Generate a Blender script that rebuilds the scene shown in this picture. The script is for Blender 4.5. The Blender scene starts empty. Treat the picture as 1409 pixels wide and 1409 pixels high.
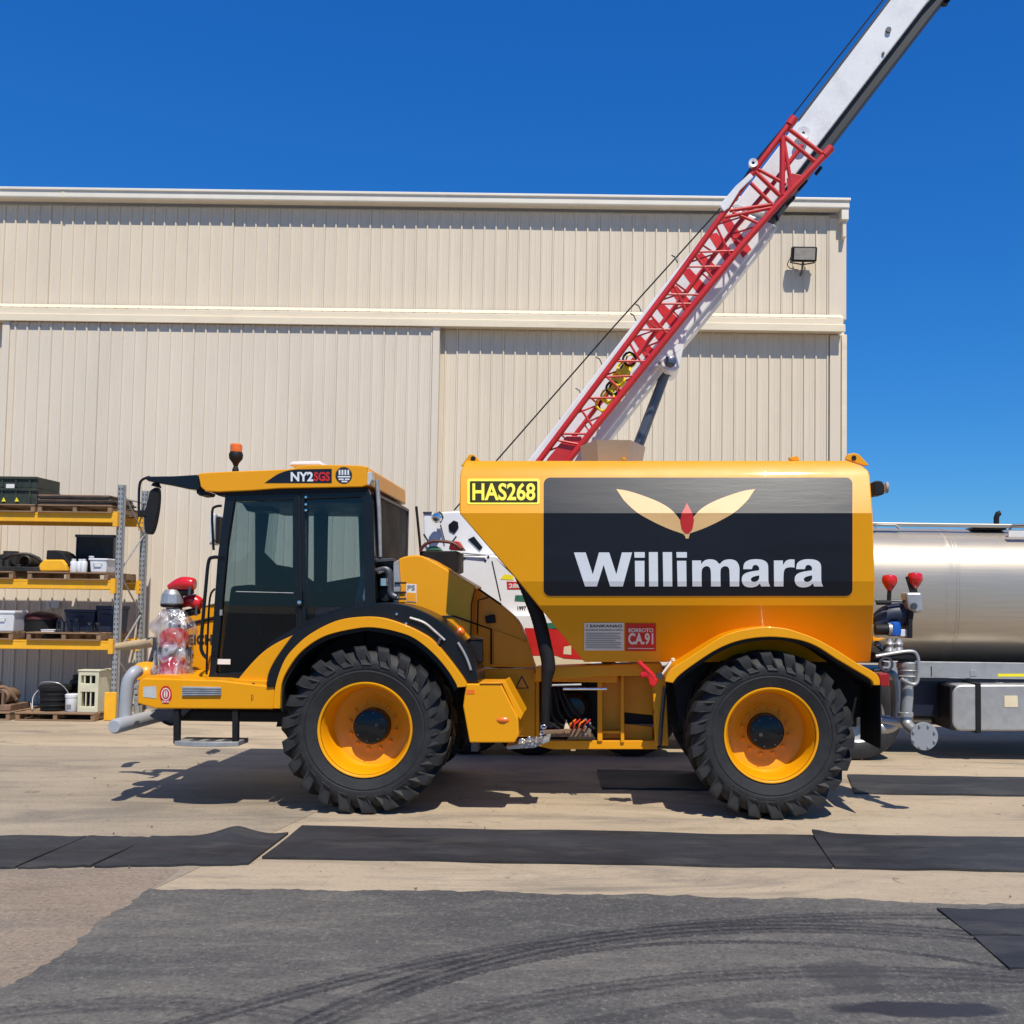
import bpy, bmesh, math, random
from mathutils import Vector, Matrix
random.seed(7)
rad = math.radians
S = bpy.context.scene
COL = S.collection

# ------------------------------------------------------------------ camera
F, CX, CY = 1400.0, 820.0, 762.0          # focal length and principal point, in pixels of a 1409 px frame
PITCH, ROLL = 0.05, 0.0135
CAM = Vector((0, 0, 1.81))
_r0 = Vector((1, 0, 0)); _f = Vector((0, math.cos(PITCH), math.sin(PITCH))); _u0 = Vector((0, -math.sin(PITCH), math.cos(PITCH)))
_r = math.cos(ROLL)*_r0 + math.sin(ROLL)*_u0
_u = -math.sin(ROLL)*_r0 + math.cos(ROLL)*_u0
cd = bpy.data.cameras.new('camera'); co = bpy.data.objects.new('camera', cd); COL.objects.link(co)
cd.sensor_width = 36; cd.lens = F/1409*36; cd.shift_x = (704.5-CX)/1409; cd.shift_y = (CY-704.5)/1409
cd.clip_start = 0.1; cd.clip_end = 5000
m = Matrix((_r, _u, -_f)).transposed().to_4x4(); m.translation = CAM
co.matrix_world = m
S.camera = co

# ------------------------------------------------------------------ sky and sun
TOSUN = Vector((0.20, -0.57, 1.0)).normalized()
w = bpy.data.worlds.new('World'); S.world = w; w.use_nodes = True
nt = w.node_tree; bg = nt.nodes['Background']
sky = nt.nodes.new('ShaderNodeTexSky'); sky.sky_type = 'NISHITA'; sky.sun_disc = False
sky.sun_elevation = math.asin(TOSUN.z); sky.sun_rotation = math.atan2(TOSUN.x, TOSUN.y)
sky.altitude = 300; sky.air_density = 1.0; sky.dust_density = 0.25; sky.ozone_density = 3.0
hs = nt.nodes.new('ShaderNodeHueSaturation'); hs.inputs['Saturation'].default_value = 1.28; hs.inputs['Hue'].default_value = 0.507
sp_ = nt.nodes.new('ShaderNodeSeparateColor'); cb_ = nt.nodes.new('ShaderNodeCombineColor')
nt.links.new(sky.outputs[0], hs.inputs['Color']); nt.links.new(hs.outputs[0], sp_.inputs[0])
for ch, (gm, k) in enumerate(((1.0, 0.45), (0.74, 1.50), (0.58, 3.25))):      # grade of the whole sky: deep saturated blue
    pw = nt.nodes.new('ShaderNodeMath'); pw.operation = 'POWER'; pw.inputs[1].default_value = gm; nt.links.new(sp_.outputs[ch], pw.inputs[0])
    ml = nt.nodes.new('ShaderNodeMath'); ml.operation = 'MULTIPLY'; ml.inputs[1].default_value = k; nt.links.new(pw.outputs[0], ml.inputs[0]); nt.links.new(ml.outputs[0], cb_.inputs[ch])
nt.links.new(cb_.outputs[0], bg.inputs[0])
bg.inputs[1].default_value = 0.078
sl = bpy.data.lights.new('sun', 'SUN'); so = bpy.data.objects.new('sun', sl); COL.objects.link(so)
sl.energy = 5.0; sl.angle = rad(0.5); sl.color = (1, 0.94, 0.83)
so.rotation_euler = (-TOSUN).to_track_quat('-Z', 'Y').to_euler(); so.location = (3, -6, 12)
S.view_settings.view_transform = 'Standard'; S.view_settings.look = 'None'
S.view_settings.exposure = 0.0; S.view_settings.gamma = 1; S.view_settings.use_curve_mapping = False
S.render.engine = 'CYCLES'

# ------------------------------------------------------------------ geometry helpers
def ray(px, py): return _f + _r*((px-CX)/F) - _u*((py-CY)/F)
def W(px, py, Y):
    d = ray(px, py); return CAM + d*(Y/d.y)
def G(px, py, z=0.0):
    d = ray(px, py); return CAM + d*((z-CAM.z)/d.z)
def PL(px, py, p0, n):
    d = ray(px, py); return CAM + d*((p0-CAM).dot(n)/d.dot(n))
YN = 8.75; TW = 2.45
def T(px, py, d=0.0): return W(px, py, YN+d)
WM = {}
def place(o, mw=None, parent=None):
    mw = mw or Matrix()
    COL.objects.link(o); WM[o] = mw
    if parent is not None:
        o.parent = parent; o.matrix_parent_inverse = WM[parent].inverted()
    o.matrix_basis = mw
    return o
def tag(o, label=None, cat=None, group=None, kind=None):
    for k, v in (('label', label), ('category', cat), ('group', group), ('kind', kind)):
        if v: o[k] = v
    return o
def thing(name, label, cat, loc, group=None):
    o = bpy.data.objects.new(name, None); o.empty_display_size = 0.2
    place(o, Matrix.Translation(Vector(loc)))
    return tag(o, label, cat, group)
def finish(bm, name, mat, parent=None, bevel=0, smooth=False, angle=38, seg=2, mw=None, recalc=True):
    if recalc: bmesh.ops.recalc_face_normals(bm, faces=bm.faces)
    me = bpy.data.meshes.new(name); bm.to_mesh(me); bm.free()
    if mat is not None: me.materials.append(mat)
    if smooth:
        for p in me.polygons: p.use_smooth = True
        me.set_sharp_from_angle(angle=rad(angle))
    o = bpy.data.objects.new(name, me); place(o, mw, parent)
    if bevel:
        b = o.modifiers.new('bevel', 'BEVEL'); b.width = bevel; b.segments = seg; b.limit_method = 'ANGLE'; b.angle_limit = rad(32)
    return o
def inst(src, mw, parent, name=None):
    o = bpy.data.objects.new(name or src.name.split('.')[0], src.data); place(o, mw, parent)
    if 'kind' in src: o['kind'] = src['kind']
    for mo in src.modifiers:
        b = o.modifiers.new(mo.name, mo.type)
        b.width = mo.width; b.segments = mo.segments; b.limit_method = 'ANGLE'; b.angle_limit = mo.angle_limit
    return o
def B(bm, c, s, rot=None):
    c = Vector(c); s = Vector(s)/2; vs = []
    for x, y, z in ((-1,-1,-1),(1,-1,-1),(1,1,-1),(-1,1,-1),(-1,-1,1),(1,-1,1),(1,1,1),(-1,1,1)):
        v = Vector((x*s.x, y*s.y, z*s.z))
        if rot is not None: v = rot @ v
        vs.append(bm.verts.new(c+v))
    for f in ((0,3,2,1),(4,5,6,7),(0,1,5,4),(1,2,6,5),(2,3,7,6),(3,0,4,7)): bm.faces.new([vs[i] for i in f])
def box(name, x0, x1, y0, y1, z0, z1, mat, parent=None, bevel=0.006):
    bm = bmesh.new(); B(bm, ((x0+x1)/2, (y0+y1)/2, (z0+z1)/2), (abs(x1-x0), abs(y1-y0), abs(z1-z0)))
    return finish(bm, name, mat, parent, bevel)
def pbox(name, px0, px1, py0, py1, Y0, Y1, mat, parent=None, bevel=0.006):
    a = W(px0, py1, Y0); b = W(px1, py0, Y0)
    return box(name, a.x, b.x, Y0, Y1, a.z, b.z, mat, parent, bevel)
def ext(name, xz, y0, y1, mat, parent=None, holes=(), bevel=0.006, smooth=False, seg=2):
    bm = bmesh.new()
    if not holes:
        f = [bm.faces.new([bm.verts.new((x, y0, z)) for x, z in xz])]
    else:
        es = []
        for lp in [xz]+list(holes):
            vs = [bm.verts.new((x, y0, z)) for x, z in lp]
            es += [bm.edges.new((vs[i], vs[(i+1) % len(vs)])) for i in range(len(vs))]
        f = bmesh.ops.triangle_fill(bm, use_beauty=True, use_dissolve=False, edges=es, normal=(0, -1, 0))['geom']
        f = [g for g in f if isinstance(g, bmesh.types.BMFace)]
    g = bmesh.ops.extrude_face_region(bm, geom=f)['geom']
    bmesh.ops.translate(bm, verts=[v for v in g if isinstance(v, bmesh.types.BMVert)], vec=(0, y1-y0, 0))
    return finish(bm, name, mat, parent, bevel, smooth, seg=seg)
def XZ(pts, Y): return [(p.x, p.z) for p in (W(a, b, Y) for a, b in pts)]
def prism(name, pts, Y0, Y1, mat, parent=None, holes=(), bevel=0.006, smooth=False, seg=2):
    return ext(name, XZ(pts, Y0), Y0, Y1, mat, parent, [XZ(h, Y0) for h in holes], bevel, smooth, seg)
def tp(name, pts, d0, d1, mat, parent=None, **k): return prism(name, pts, YN+d0, YN+d1, mat, parent, **k)
def catmull(pts, n=6):
    P = [Vector(p) for p in pts]; out = []
    for i in range(len(P)-1):
        p0 = P[max(i-1, 0)]; p1 = P[i]; p2 = P[i+1]; p3 = P[min(i+2, len(P)-1)]
        for k in range(n):
            t = k/n
            out.append(0.5*((2*p1)+(p2-p0)*t+(2*p0-5*p1+4*p2-p3)*t*t+(3*p1-p0-3*p2+p3)*t**3))
    out.append(P[-1]); return out
def addtube(bm, pts, r, seg=10, cap=True):
    pts = [Vector(p) for p in pts]; rs = r if isinstance(r, (list, tuple)) else [r]*len(pts)
    rings = []; prev = None
    for i, p in enumerate(pts):
        t = (pts[min(i+1, len(pts)-1)]-pts[max(i-1, 0)]).normalized()
        if prev is None:
            a = Vector((0, 0, 1)) if abs(t.z) < 0.9 else Vector((1, 0, 0)); n = t.cross(a).normalized()
        else:
            n = (prev-t*prev.dot(t)).normalized()
        prev = n; b = t.cross(n)
        rings.append([bm.verts.new(p+(n*math.cos(2*math.pi*k/seg)+b*math.sin(2*math.pi*k/seg))*rs[i]) for k in range(seg)])
    for i in range(len(rings)-1):
        for k in range(seg):
            bm.faces.new((rings[i][k], rings[i][(k+1) % seg], rings[i+1][(k+1) % seg], rings[i+1][k]))
    if cap: bm.faces.new(rings[0]); bm.faces.new(rings[-1])
def tube(name, pts, r, mat, parent=None, seg=10, curve=0):
    if curve:
        if isinstance(r, (list, tuple)): r = [max(.004, q.x) for q in catmull([(x, 0, 0) for x in r], curve)]
        pts = catmull(pts, curve)
    bm = bmesh.new(); addtube(bm, pts, r, seg); return finish(bm, name, mat, parent, 0, True)
def addlathe(bm, prof, c=(0, 0, 0), axis='Z', seg=24, rot=None, cap=False):
    c = Vector(c); rings = []
    for r, h in prof:
        ring = []
        for k in range(seg):
            a = 2*math.pi*k/seg; x, y = r*math.cos(a), r*math.sin(a)
            v = Vector((x, y, h)) if axis == 'Z' else (Vector((x, h, y)) if axis == 'Y' else Vector((h, x, y)))
            if rot is not None: v = rot @ v
            ring.append(bm.verts.new(c+v))
        rings.append(ring)
    for i in range(len(rings)-1):
        for k in range(seg): bm.faces.new((rings[i][k], rings[i][(k+1) % seg], rings[i+1][(k+1) % seg], rings[i+1][k]))
    if cap:
        for rg, pf in ((rings[0], prof[0]), (rings[-1], prof[-1])):
            if pf[0] > 1e-4: bm.faces.new(rg)
    bmesh.ops.remove_doubles(bm, verts=[v for r in rings for v in r], dist=1e-5)
def lathe(name, prof, c, mat, parent=None, axis='Z', seg=24, rot=None, angle=38):
    bm = bmesh.new(); addlathe(bm, prof, c, axis, seg, rot); return finish(bm, name, mat, parent, 0, True, angle)
def text2d(body, off=0.0):
    cu = bpy.data.curves.new('txt', 'FONT'); cu.body = body; cu.offset = off; cu.resolution_u = 5; cu.fill_mode = 'FRONT'
    ob = bpy.data.objects.new('txt', cu); COL.objects.link(ob)
    dg = bpy.context.evaluated_depsgraph_get(); me = bpy.data.meshes.new_from_object(ob.evaluated_get(dg))
    bm = bmesh.new(); bm.from_mesh(me)
    bpy.data.objects.remove(ob); bpy.data.curves.remove(cu); bpy.data.meshes.remove(me)
    return bm
def decal(name, src, fn, mat, parent, rect=None, rows=()):
    """src: list of pixel points, or a 2D bmesh fitted to rect=(x0,y0,x1,y1); fn maps a pixel to a point on the surface."""
    if isinstance(src, list):
        bm = bmesh.new(); bm.faces.new([bm.verts.new((a, b, 0)) for a, b in src])
    else:
        bm = src
        xs = [v.co.x for v in bm.verts]; ys = [v.co.y for v in bm.verts]
        x0, y0, x1, y1 = rect
        for v in bm.verts:
            v.co = Vector((x0+(v.co.x-min(xs))/(max(xs)-min(xs))*(x1-x0), y1-(v.co.y-min(ys))/(max(ys)-min(ys))*(y1-y0), 0))
    for r in rows:
        bmesh.ops.bisect_plane(bm, geom=bm.verts[:]+bm.edges[:]+bm.faces[:], plane_co=(0, r, 0), plane_no=(0, 1, 0), dist=1e-6)
    for v in bm.verts: v.co = fn(v.co.x, v.co.y)
    for f in bm.faces: f.normal_update()
    if sum(f.normal.y*f.calc_area() for f in bm.faces) > 0: bmesh.ops.reverse_faces(bm, faces=bm.faces)
    return finish(bm, name, mat, parent, recalc=False)
def rrect(x0, y0, x1, y1, r, n=5):
    out = []
    for cx, cy, a0 in ((x1-r, y0+r, -90), (x1-r, y1-r, 0), (x0+r, y1-r, 90), (x0+r, y0+r, 180)):
        for k in range(n+1):
            a = rad(a0+90*k/n); out.append((cx+r*math.cos(a), cy+r*math.sin(a)))
    return out
def circ(cx, cy, r, n=24, ry=None): return [(cx+r*math.cos(2*math.pi*k/n), cy+(ry or r)*math.sin(2*math.pi*k/n)) for k in range(n)]

# ------------------------------------------------------------------ materials
def newmat(name):
    m = bpy.data.materials.new(name); m.use_nodes = True
    return m, m.node_tree, m.node_tree.nodes['Principled BSDF']
def N(nt, t, **k):
    n = nt.nodes.new(t)
    for a, b in k.items(): setattr(n, a, b)
    return n
def noise(nt, vec, scale, detail=4, rough=0.6, dist=0.0):
    n = N(nt, 'ShaderNodeTexNoise'); n.inputs['Scale'].default_value = scale; n.inputs['Detail'].default_value = detail
    n.inputs['Roughness'].default_value = rough; n.inputs['Distortion'].default_value = dist
    nt.links.new(vec, n.inputs['Vector']); return n.outputs['Fac']
def ramp(nt, fac, a, b, ca=(0, 0, 0, 1), cb=(1, 1, 1, 1)):
    r = N(nt, 'ShaderNodeMapRange'); r.inputs['From Min'].default_value = a; r.inputs['From Max'].default_value = b
    nt.links.new(fac, r.inputs['Value']); return r.outputs[0]
def math_(nt, op, a, b=None, c=None):
    n = N(nt, 'ShaderNodeMath', operation=op)
    for i, v in enumerate((a, b, c)):
        if v is None: continue
        if isinstance(v, (int, float)): n.inputs[i].default_value = v
        else: nt.links.new(v, n.inputs[i])
    return n.outputs[0]
def mixc(nt, fac, a, b, mode='MIX'):
    n = N(nt, 'ShaderNodeMix', data_type='RGBA', blend_type=mode)
    for i, v in ((0, fac), (6, a), (7, b)):
        if isinstance(v, (int, float)): n.inputs[i].default_value = v
        elif isinstance(v, tuple): n.inputs[i].default_value = (*v[:3], 1)
        else: nt.links.new(v, n.inputs[i])
    return n.outputs[2]
def position(nt, stretch=(1, 1, 1), obj=False):
    p = N(nt, 'ShaderNodeTexCoord').outputs['Object'] if obj else N(nt, 'ShaderNodeNewGeometry').outputs['Position']
    if stretch == (1, 1, 1): return p
    mp = N(nt, 'ShaderNodeMapping'); mp.inputs['Scale'].default_value = stretch; nt.links.new(p, mp.inputs['Vector'])
    return mp.outputs[0]
def bumpn(nt, bs, h, strength, dist=0.01):
    b = N(nt, 'ShaderNodeBump'); b.inputs['Strength'].default_value = strength; b.inputs['Distance'].default_value = dist
    nt.links.new(h, b.inputs['Height']); nt.links.new(b.outputs[0], bs.inputs['Normal'])
def pbr(name, col, rough=0.5, metal=0.0, coat=0.0, var=0.12, scale=3.0, bump=0.0, bscale=60, dirt=0.0, dcol=(0.30, 0.24, 0.17), stretch=(1, 1, 1), obj=False, dscale=5.0, spec=None):
    m, nt, bs = newmat(name); v = position(nt, stretch, obj)
    n1 = noise(nt, v, scale, 5); n2 = noise(nt, v, scale*9, 3)
    k = math_(nt, 'ADD', math_(nt, 'MULTIPLY', n1, 0.7), math_(nt, 'MULTIPLY', n2, 0.3))
    lo = tuple(c*(1-var) for c in col); hi = tuple(min(1, c*(1+var)) for c in col)
    c = mixc(nt, ramp(nt, k, 0.35, 0.65), lo, hi)
    rr = math_(nt, 'ADD', ramp(nt, n1, 0.3, 0.7), 0)
    rgh = math_(nt, 'MULTIPLY_ADD', rr, rough*0.3, rough*0.85)
    if dirt:
        dn = noise(nt, v, dscale, 6, 0.7); dm = math_(nt, 'MULTIPLY', ramp(nt, dn, 0.5, 0.75), dirt)
        c = mixc(nt, dm, c, dcol); rgh = math_(nt, 'MAXIMUM', rgh, math_(nt, 'MULTIPLY', dm, 0.9))
    nt.links.new(c, bs.inputs['Base Color']); nt.links.new(rgh, bs.inputs['Roughness'])
    bs.inputs['Metallic'].default_value = metal; bs.inputs['Coat Weight'].default_value = coat; bs.inputs['Coat Roughness'].default_value = 0.06
    if spec is not None: bs.inputs['Specular IOR Level'].default_value = spec
    if bump: bumpn(nt, bs, noise(nt, v, bscale, 4), bump)
    return m
M = {}
M['yellow'] = pbr('yellow paint', (0.78, 0.325, 0.001), 0.40, coat=0.20, var=0.03, scale=1.5, dirt=0.06, dcol=(0.45, 0.24, 0.05), dscale=3, spec=0.3)
M['yellow_trim'] = pbr('yellow trim paint', (0.84, 0.33, 0.004), 0.45, coat=0.2, var=0.04, dirt=0.12)
M['rack_yellow'] = pbr('rack yellow paint', (0.85, 0.42, 0.01), 0.5, var=0.08, dirt=0.25, dscale=9)
M['black'] = pbr('gloss black paint', (0.006, 0.007, 0.009), 0.30, coat=0.15, var=0.2, spec=0.35)
M['black_matt'] = pbr('black plastic', (0.010, 0.010, 0.011), 0.6, var=0.2, bump=0.1, spec=0.3)
M['vinyl'] = pbr('navy black vinyl', (0.008, 0.010, 0.016), 0.34, coat=0.12, var=0.15, scale=2, stretch=(0.4, 1, 3), spec=0.35, bump=0.06, bscale=5)
M['rubber'] = pbr('tyre rubber', (0.021, 0.021, 0.022), 0.62, var=0.25, scale=7, bump=0.25, bscale=90, dirt=0.30, dcol=(0.055, 0.051, 0.046), dscale=6, obj=True, spec=0.35)
M['rubber_mat'] = pbr('rubber sheet', (0.022, 0.023, 0.026), 0.66, var=0.45, scale=2, bump=0.5, bscale=30, dirt=0.75, dcol=(0.075, 0.07, 0.062), dscale=3.5, stretch=(0.35, 1, 1))
M['galv'] = pbr('galvanised steel', (0.36, 0.365, 0.36), 0.45, metal=0.35, var=0.15, scale=14, dirt=0.2)
M['greypaint'] = pbr('grey bumper paint', (0.36, 0.375, 0.40), 0.45, coat=0.2, var=0.06, dirt=0.15)
M['chrome'] = pbr('bright steel', (0.72, 0.72, 0.70), 0.16, metal=1, var=0.1, scale=20)
M['steel'] = pbr('dark steel', (0.10, 0.10, 0.11), 0.45, metal=0.7, var=0.2, scale=8)
M['alloy'] = pbr('cast alloy', (0.44, 0.44, 0.43), 0.38, metal=0.55, var=0.12, scale=10, dirt=0.15)
M['white'] = pbr('white paint', (0.80, 0.80, 0.79), 0.38, coat=0.3, var=0.03, dirt=0.08, dscale=2)
M['boomwhite'] = pbr('boom white paint', (0.78, 0.78, 0.77), 0.42, coat=0.2, var=0.05, dirt=0.38, dcol=(0.38, 0.36, 0.33), dscale=2.2)
M['red'] = pbr('red paint', (0.55, 0.018, 0.016), 0.42, coat=0.3, var=0.12, dirt=0.12, dcol=(0.30, 0.08, 0.06))
M['redgloss'] = pbr('glossy red', (0.62, 0.012, 0.012), 0.25, coat=0.6, var=0.1)
M['stripe'] = pbr('red stripe paint', (0.62, 0.02, 0.025), 0.45, var=0.15, scale=8)
M['green'] = pbr('green paint', (0.03, 0.16, 0.10), 0.45, var=0.1)
M['cream'] = pbr('cream paint', (0.72, 0.62, 0.42), 0.5, var=0.08)
M['blue'] = pbr('blue plastic', (0.01, 0.09, 0.42), 0.4, var=0.1)
M['amber'] = pbr('amber lens', (0.80, 0.16, 0.01), 0.25, coat=0.5, var=0.1)
M['tail'] = pbr('tail lens', (0.30, 0.008, 0.008), 0.25, coat=0.5, var=0.1)
M['letter'] = pbr('white vinyl letters', (0.72, 0.74, 0.76), 0.4, coat=0.2, var=0.03)
M['leaf'] = pbr('tan vinyl', (0.76, 0.47, 0.20), 0.42, coat=0.2, var=0.05, scale=6)
M['signyellow'] = pbr('sign yellow', (0.86, 0.72, 0.02), 0.4, var=0.03)
M['signdark'] = pbr('sign black', (0.022, 0.02, 0.004), 0.55, var=0.1, spec=0.15)
M['signred'] = pbr('sign red', (0.55, 0.02, 0.02), 0.4, var=0.06)
M['signwhite'] = pbr('sign white', (0.72, 0.70, 0.66), 0.5, var=0.05)
M['inkgrey'] = pbr('print grey', (0.22, 0.21, 0.20), 0.6, var=0.1)
M['inkblack'] = pbr('print black', (0.02, 0.02, 0.02), 0.5, var=0.1)
M['reflect'] = pbr('reflector grey', (0.50, 0.50, 0.48), 0.3, var=0.1, scale=30)
M['stainless'] = pbr('stainless tray', (0.40, 0.385, 0.34), 0.45, metal=0.15, var=0.06)
M['seat'] = pbr('seat cloth', (0.20, 0.26, 0.37), 0.8, var=0.2, bump=0.3)
M['wood'] = pbr('pallet wood', (0.25, 0.155, 0.085), 0.8, var=0.3, scale=6, bump=0.4, bscale=40, stretch=(0.3, 1, 1), obj=True)
M['tanwood'] = pbr('tan timber', (0.50, 0.36, 0.20), 0.7, var=0.2)
M['darkgreen'] = pbr('dark green crate plastic', (0.025, 0.035, 0.025), 0.6, var=0.3, dirt=0.4, dcol=(0.16, 0.14, 0.08))
M['navy'] = pbr('navy plastic', (0.015, 0.022, 0.05), 0.5, var=0.2)
M['pvc'] = pbr('white plastic', (0.70, 0.72, 0.74), 0.45, var=0.06, dirt=0.15)
M['grease'] = pbr('greasy iron', (0.035, 0.030, 0.026), 0.55, metal=0.3, var=0.5, scale=9, dirt=0.5, dcol=(0.11, 0.075, 0.045), bump=0.4, bscale=30)
M['rust'] = pbr('rusty plate', (0.20, 0.12, 0.075), 0.8, var=0.35, scale=5, bump=0.4, bscale=30)
M['maroon'] = pbr('maroon plastic', (0.09, 0.02, 0.02), 0.5, var=0.2)
M['creambox'] = pbr('cream cabinet', (0.60, 0.58, 0.42), 0.6, var=0.1, dirt=0.3)
M['navyframe'] = pbr('navy chassis paint', (0.008, 0.012, 0.03), 0.45, var=0.2)
M['gasket'] = pbr('grey disc', (0.34, 0.35, 0.36), 0.45, metal=0.3, var=0.05)
M['cylinder'] = pbr('cylinder paint', (0.10, 0.12, 0.16), 0.3, metal=0.4, coat=0.3, var=0.1)
M['underboom'] = pbr('boom underside', (0.035, 0.036, 0.038), 0.6, var=0.2)
M['wall'] = pbr('beige cladding', (0.70, 0.605, 0.465), 0.5, var=0.045, scale=0.7, dirt=0.24, dcol=(0.52, 0.43, 0.32), stretch=(1, 1, 0.22), dscale=1.6)
M['doorclad'] = pbr('door cladding', (0.69, 0.605, 0.485), 0.5, var=0.045, scale=0.7, dirt=0.24, dcol=(0.50, 0.43, 0.34), stretch=(1, 1, 0.22), dscale=1.3)
M['trim'] = pbr('cream trim', (0.78, 0.67, 0.49), 0.5, var=0.04, scale=1, dirt=0.28, dcol=(0.45, 0.36, 0.25), stretch=(0.5, 1, 2), dscale=2.5)
M['fascia'] = pbr('white gutter', (0.80, 0.74, 0.62), 0.45, var=0.03, dirt=0.1)
M['lampglass'] = pbr('lamp glass', (0.40, 0.37, 0.32), 0.2, coat=0.4, var=0.15, scale=12)

def glass(name, tint, ior=1.45, rough=0.0):
    m, nt, bs = newmat(name); nt.nodes.remove(bs)
    tr = N(nt, 'ShaderNodeBsdfTransparent'); tr.inputs[0].default_value = (*tint, 1)
    gl = N(nt, 'ShaderNodeBsdfGlossy'); gl.inputs['Roughness'].default_value = rough
    fr = N(nt, 'ShaderNodeFresnel'); fr.inputs['IOR'].default_value = ior
    mx = N(nt, 'ShaderNodeMixShader'); nt.links.new(fr.outputs[0], mx.inputs[0]); nt.links.new(tr.outputs[0], mx.inputs[1]); nt.links.new(gl.outputs[0], mx.inputs[2])
    nt.links.new(mx.outputs[0], nt.nodes['Material Output'].inputs[0]); return m
M['glass'] = glass('tinted cab glass', (0.63, 0.71, 0.73))
M['bottle'] = glass('clear plastic bottle', (0.75, 0.78, 0.82), rough=0.15)
def wrapmat():
    m, nt, bs = newmat('clear plastic wrap'); nt.nodes.remove(bs); v = position(nt, (1, 1, 0.5))
    n = noise(nt, v, 9, 5, 0.6, 1.2)
    tr = N(nt, 'ShaderNodeBsdfTransparent'); tr.inputs[0].default_value = (0.93, 0.93, 0.95, 1)
    gl = N(nt, 'ShaderNodeBsdfGlossy'); gl.inputs['Roughness'].default_value = 0.12
    df = N(nt, 'ShaderNodeBsdfDiffuse'); df.inputs[0].default_value = (0.75, 0.73, 0.74, 1)
    b = N(nt, 'ShaderNodeBump'); b.inputs['Strength'].default_value = 1; b.inputs['Distance'].default_value = 0.03; nt.links.new(n, b.inputs['Height']); nt.links.new(b.outputs[0], gl.inputs['Normal'])
    m1 = N(nt, 'ShaderNodeMixShader'); nt.links.new(ramp(nt, n, 0.44, 0.78), m1.inputs[0]); nt.links.new(tr.outputs[0], m1.inputs[1]); nt.links.new(df.outputs[0], m1.inputs[2])
    m2 = N(nt, 'ShaderNodeMixShader'); m2.inputs[0].default_value = 0.16; nt.links.new(m1.outputs[0], m2.inputs[1]); nt.links.new(gl.outputs[0], m2.inputs[2])
    nt.links.new(m2.outputs[0], nt.nodes['Material Output'].inputs[0]); return m
M['wrap'] = wrapmat()

def tankmetal():
    m, nt, bs = newmat('brushed stainless tank'); v = position(nt, (0.25, 6, 6)); v2 = position(nt)
    n = noise(nt, v, 6, 5); n2 = noise(nt, v2, 1.5, 4)
    nt.links.new(mixc(nt, n, (0.45, 0.39, 0.31), (0.58, 0.51, 0.41)), bs.inputs['Base Color'])
    bs.inputs['Metallic'].default_value = 0.68
    nt.links.new(math_(nt, 'MULTIPLY_ADD', n2, 0.16, 0.40), bs.inputs['Roughness'])
    bs.inputs['Anisotropic'].default_value = 0.4
    bumpn(nt, bs, n, 0.06); return m
M['tankmetal'] = tankmetal()

def circle3(a, b, c):
    ax, ay, bx, by, cx, cy = a.x, a.y, b.x, b.y, c.x, c.y
    d = 2*(ax*(by-cy)+bx*(cy-ay)+cx*(ay-by))
    ux = ((ax*ax+ay*ay)*(by-cy)+(bx*bx+by*by)*(cy-ay)+(cx*cx+cy*cy)*(ay-by))/d
    uy = ((ax*ax+ay*ay)*(cx-bx)+(bx*bx+by*by)*(ax-cx)+(cx*cx+cy*cy)*(bx-ax))/d
    return ux, uy, math.hypot(ax-ux, ay-uy)
def radial(nt, v, cx, cy):
    s = N(nt, 'ShaderNodeSeparateXYZ'); nt.links.new(v, s.inputs[0])
    dx = math_(nt, 'SUBTRACT', s.outputs[0], cx); dy = math_(nt, 'SUBTRACT', s.outputs[1], cy)
    return math_(nt, 'SQRT', math_(nt, 'ADD', math_(nt, 'MULTIPLY', dx, dx), math_(nt, 'MULTIPLY', dy, dy)))
def blob(nt, v, c, rx, ry, amp=0.5, sc=3):
    s = N(nt, 'ShaderNodeSeparateXYZ'); nt.links.new(v, s.inputs[0])
    dx = math_(nt, 'DIVIDE', math_(nt, 'SUBTRACT', s.outputs[0], c.x), rx); dy = math_(nt, 'DIVIDE', math_(nt, 'SUBTRACT', s.outputs[1], c.y), ry)
    d = math_(nt, 'SQRT', math_(nt, 'ADD', math_(nt, 'MULTIPLY', dx, dx), math_(nt, 'MULTIPLY', dy, dy)))
    d = math_(nt, 'MULTIPLY_ADD', math_(nt, 'SUBTRACT', noise(nt, v, sc, 5), 0.5), 2*amp, d)
    return ramp(nt, d, 1.0, 0.75)
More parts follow.
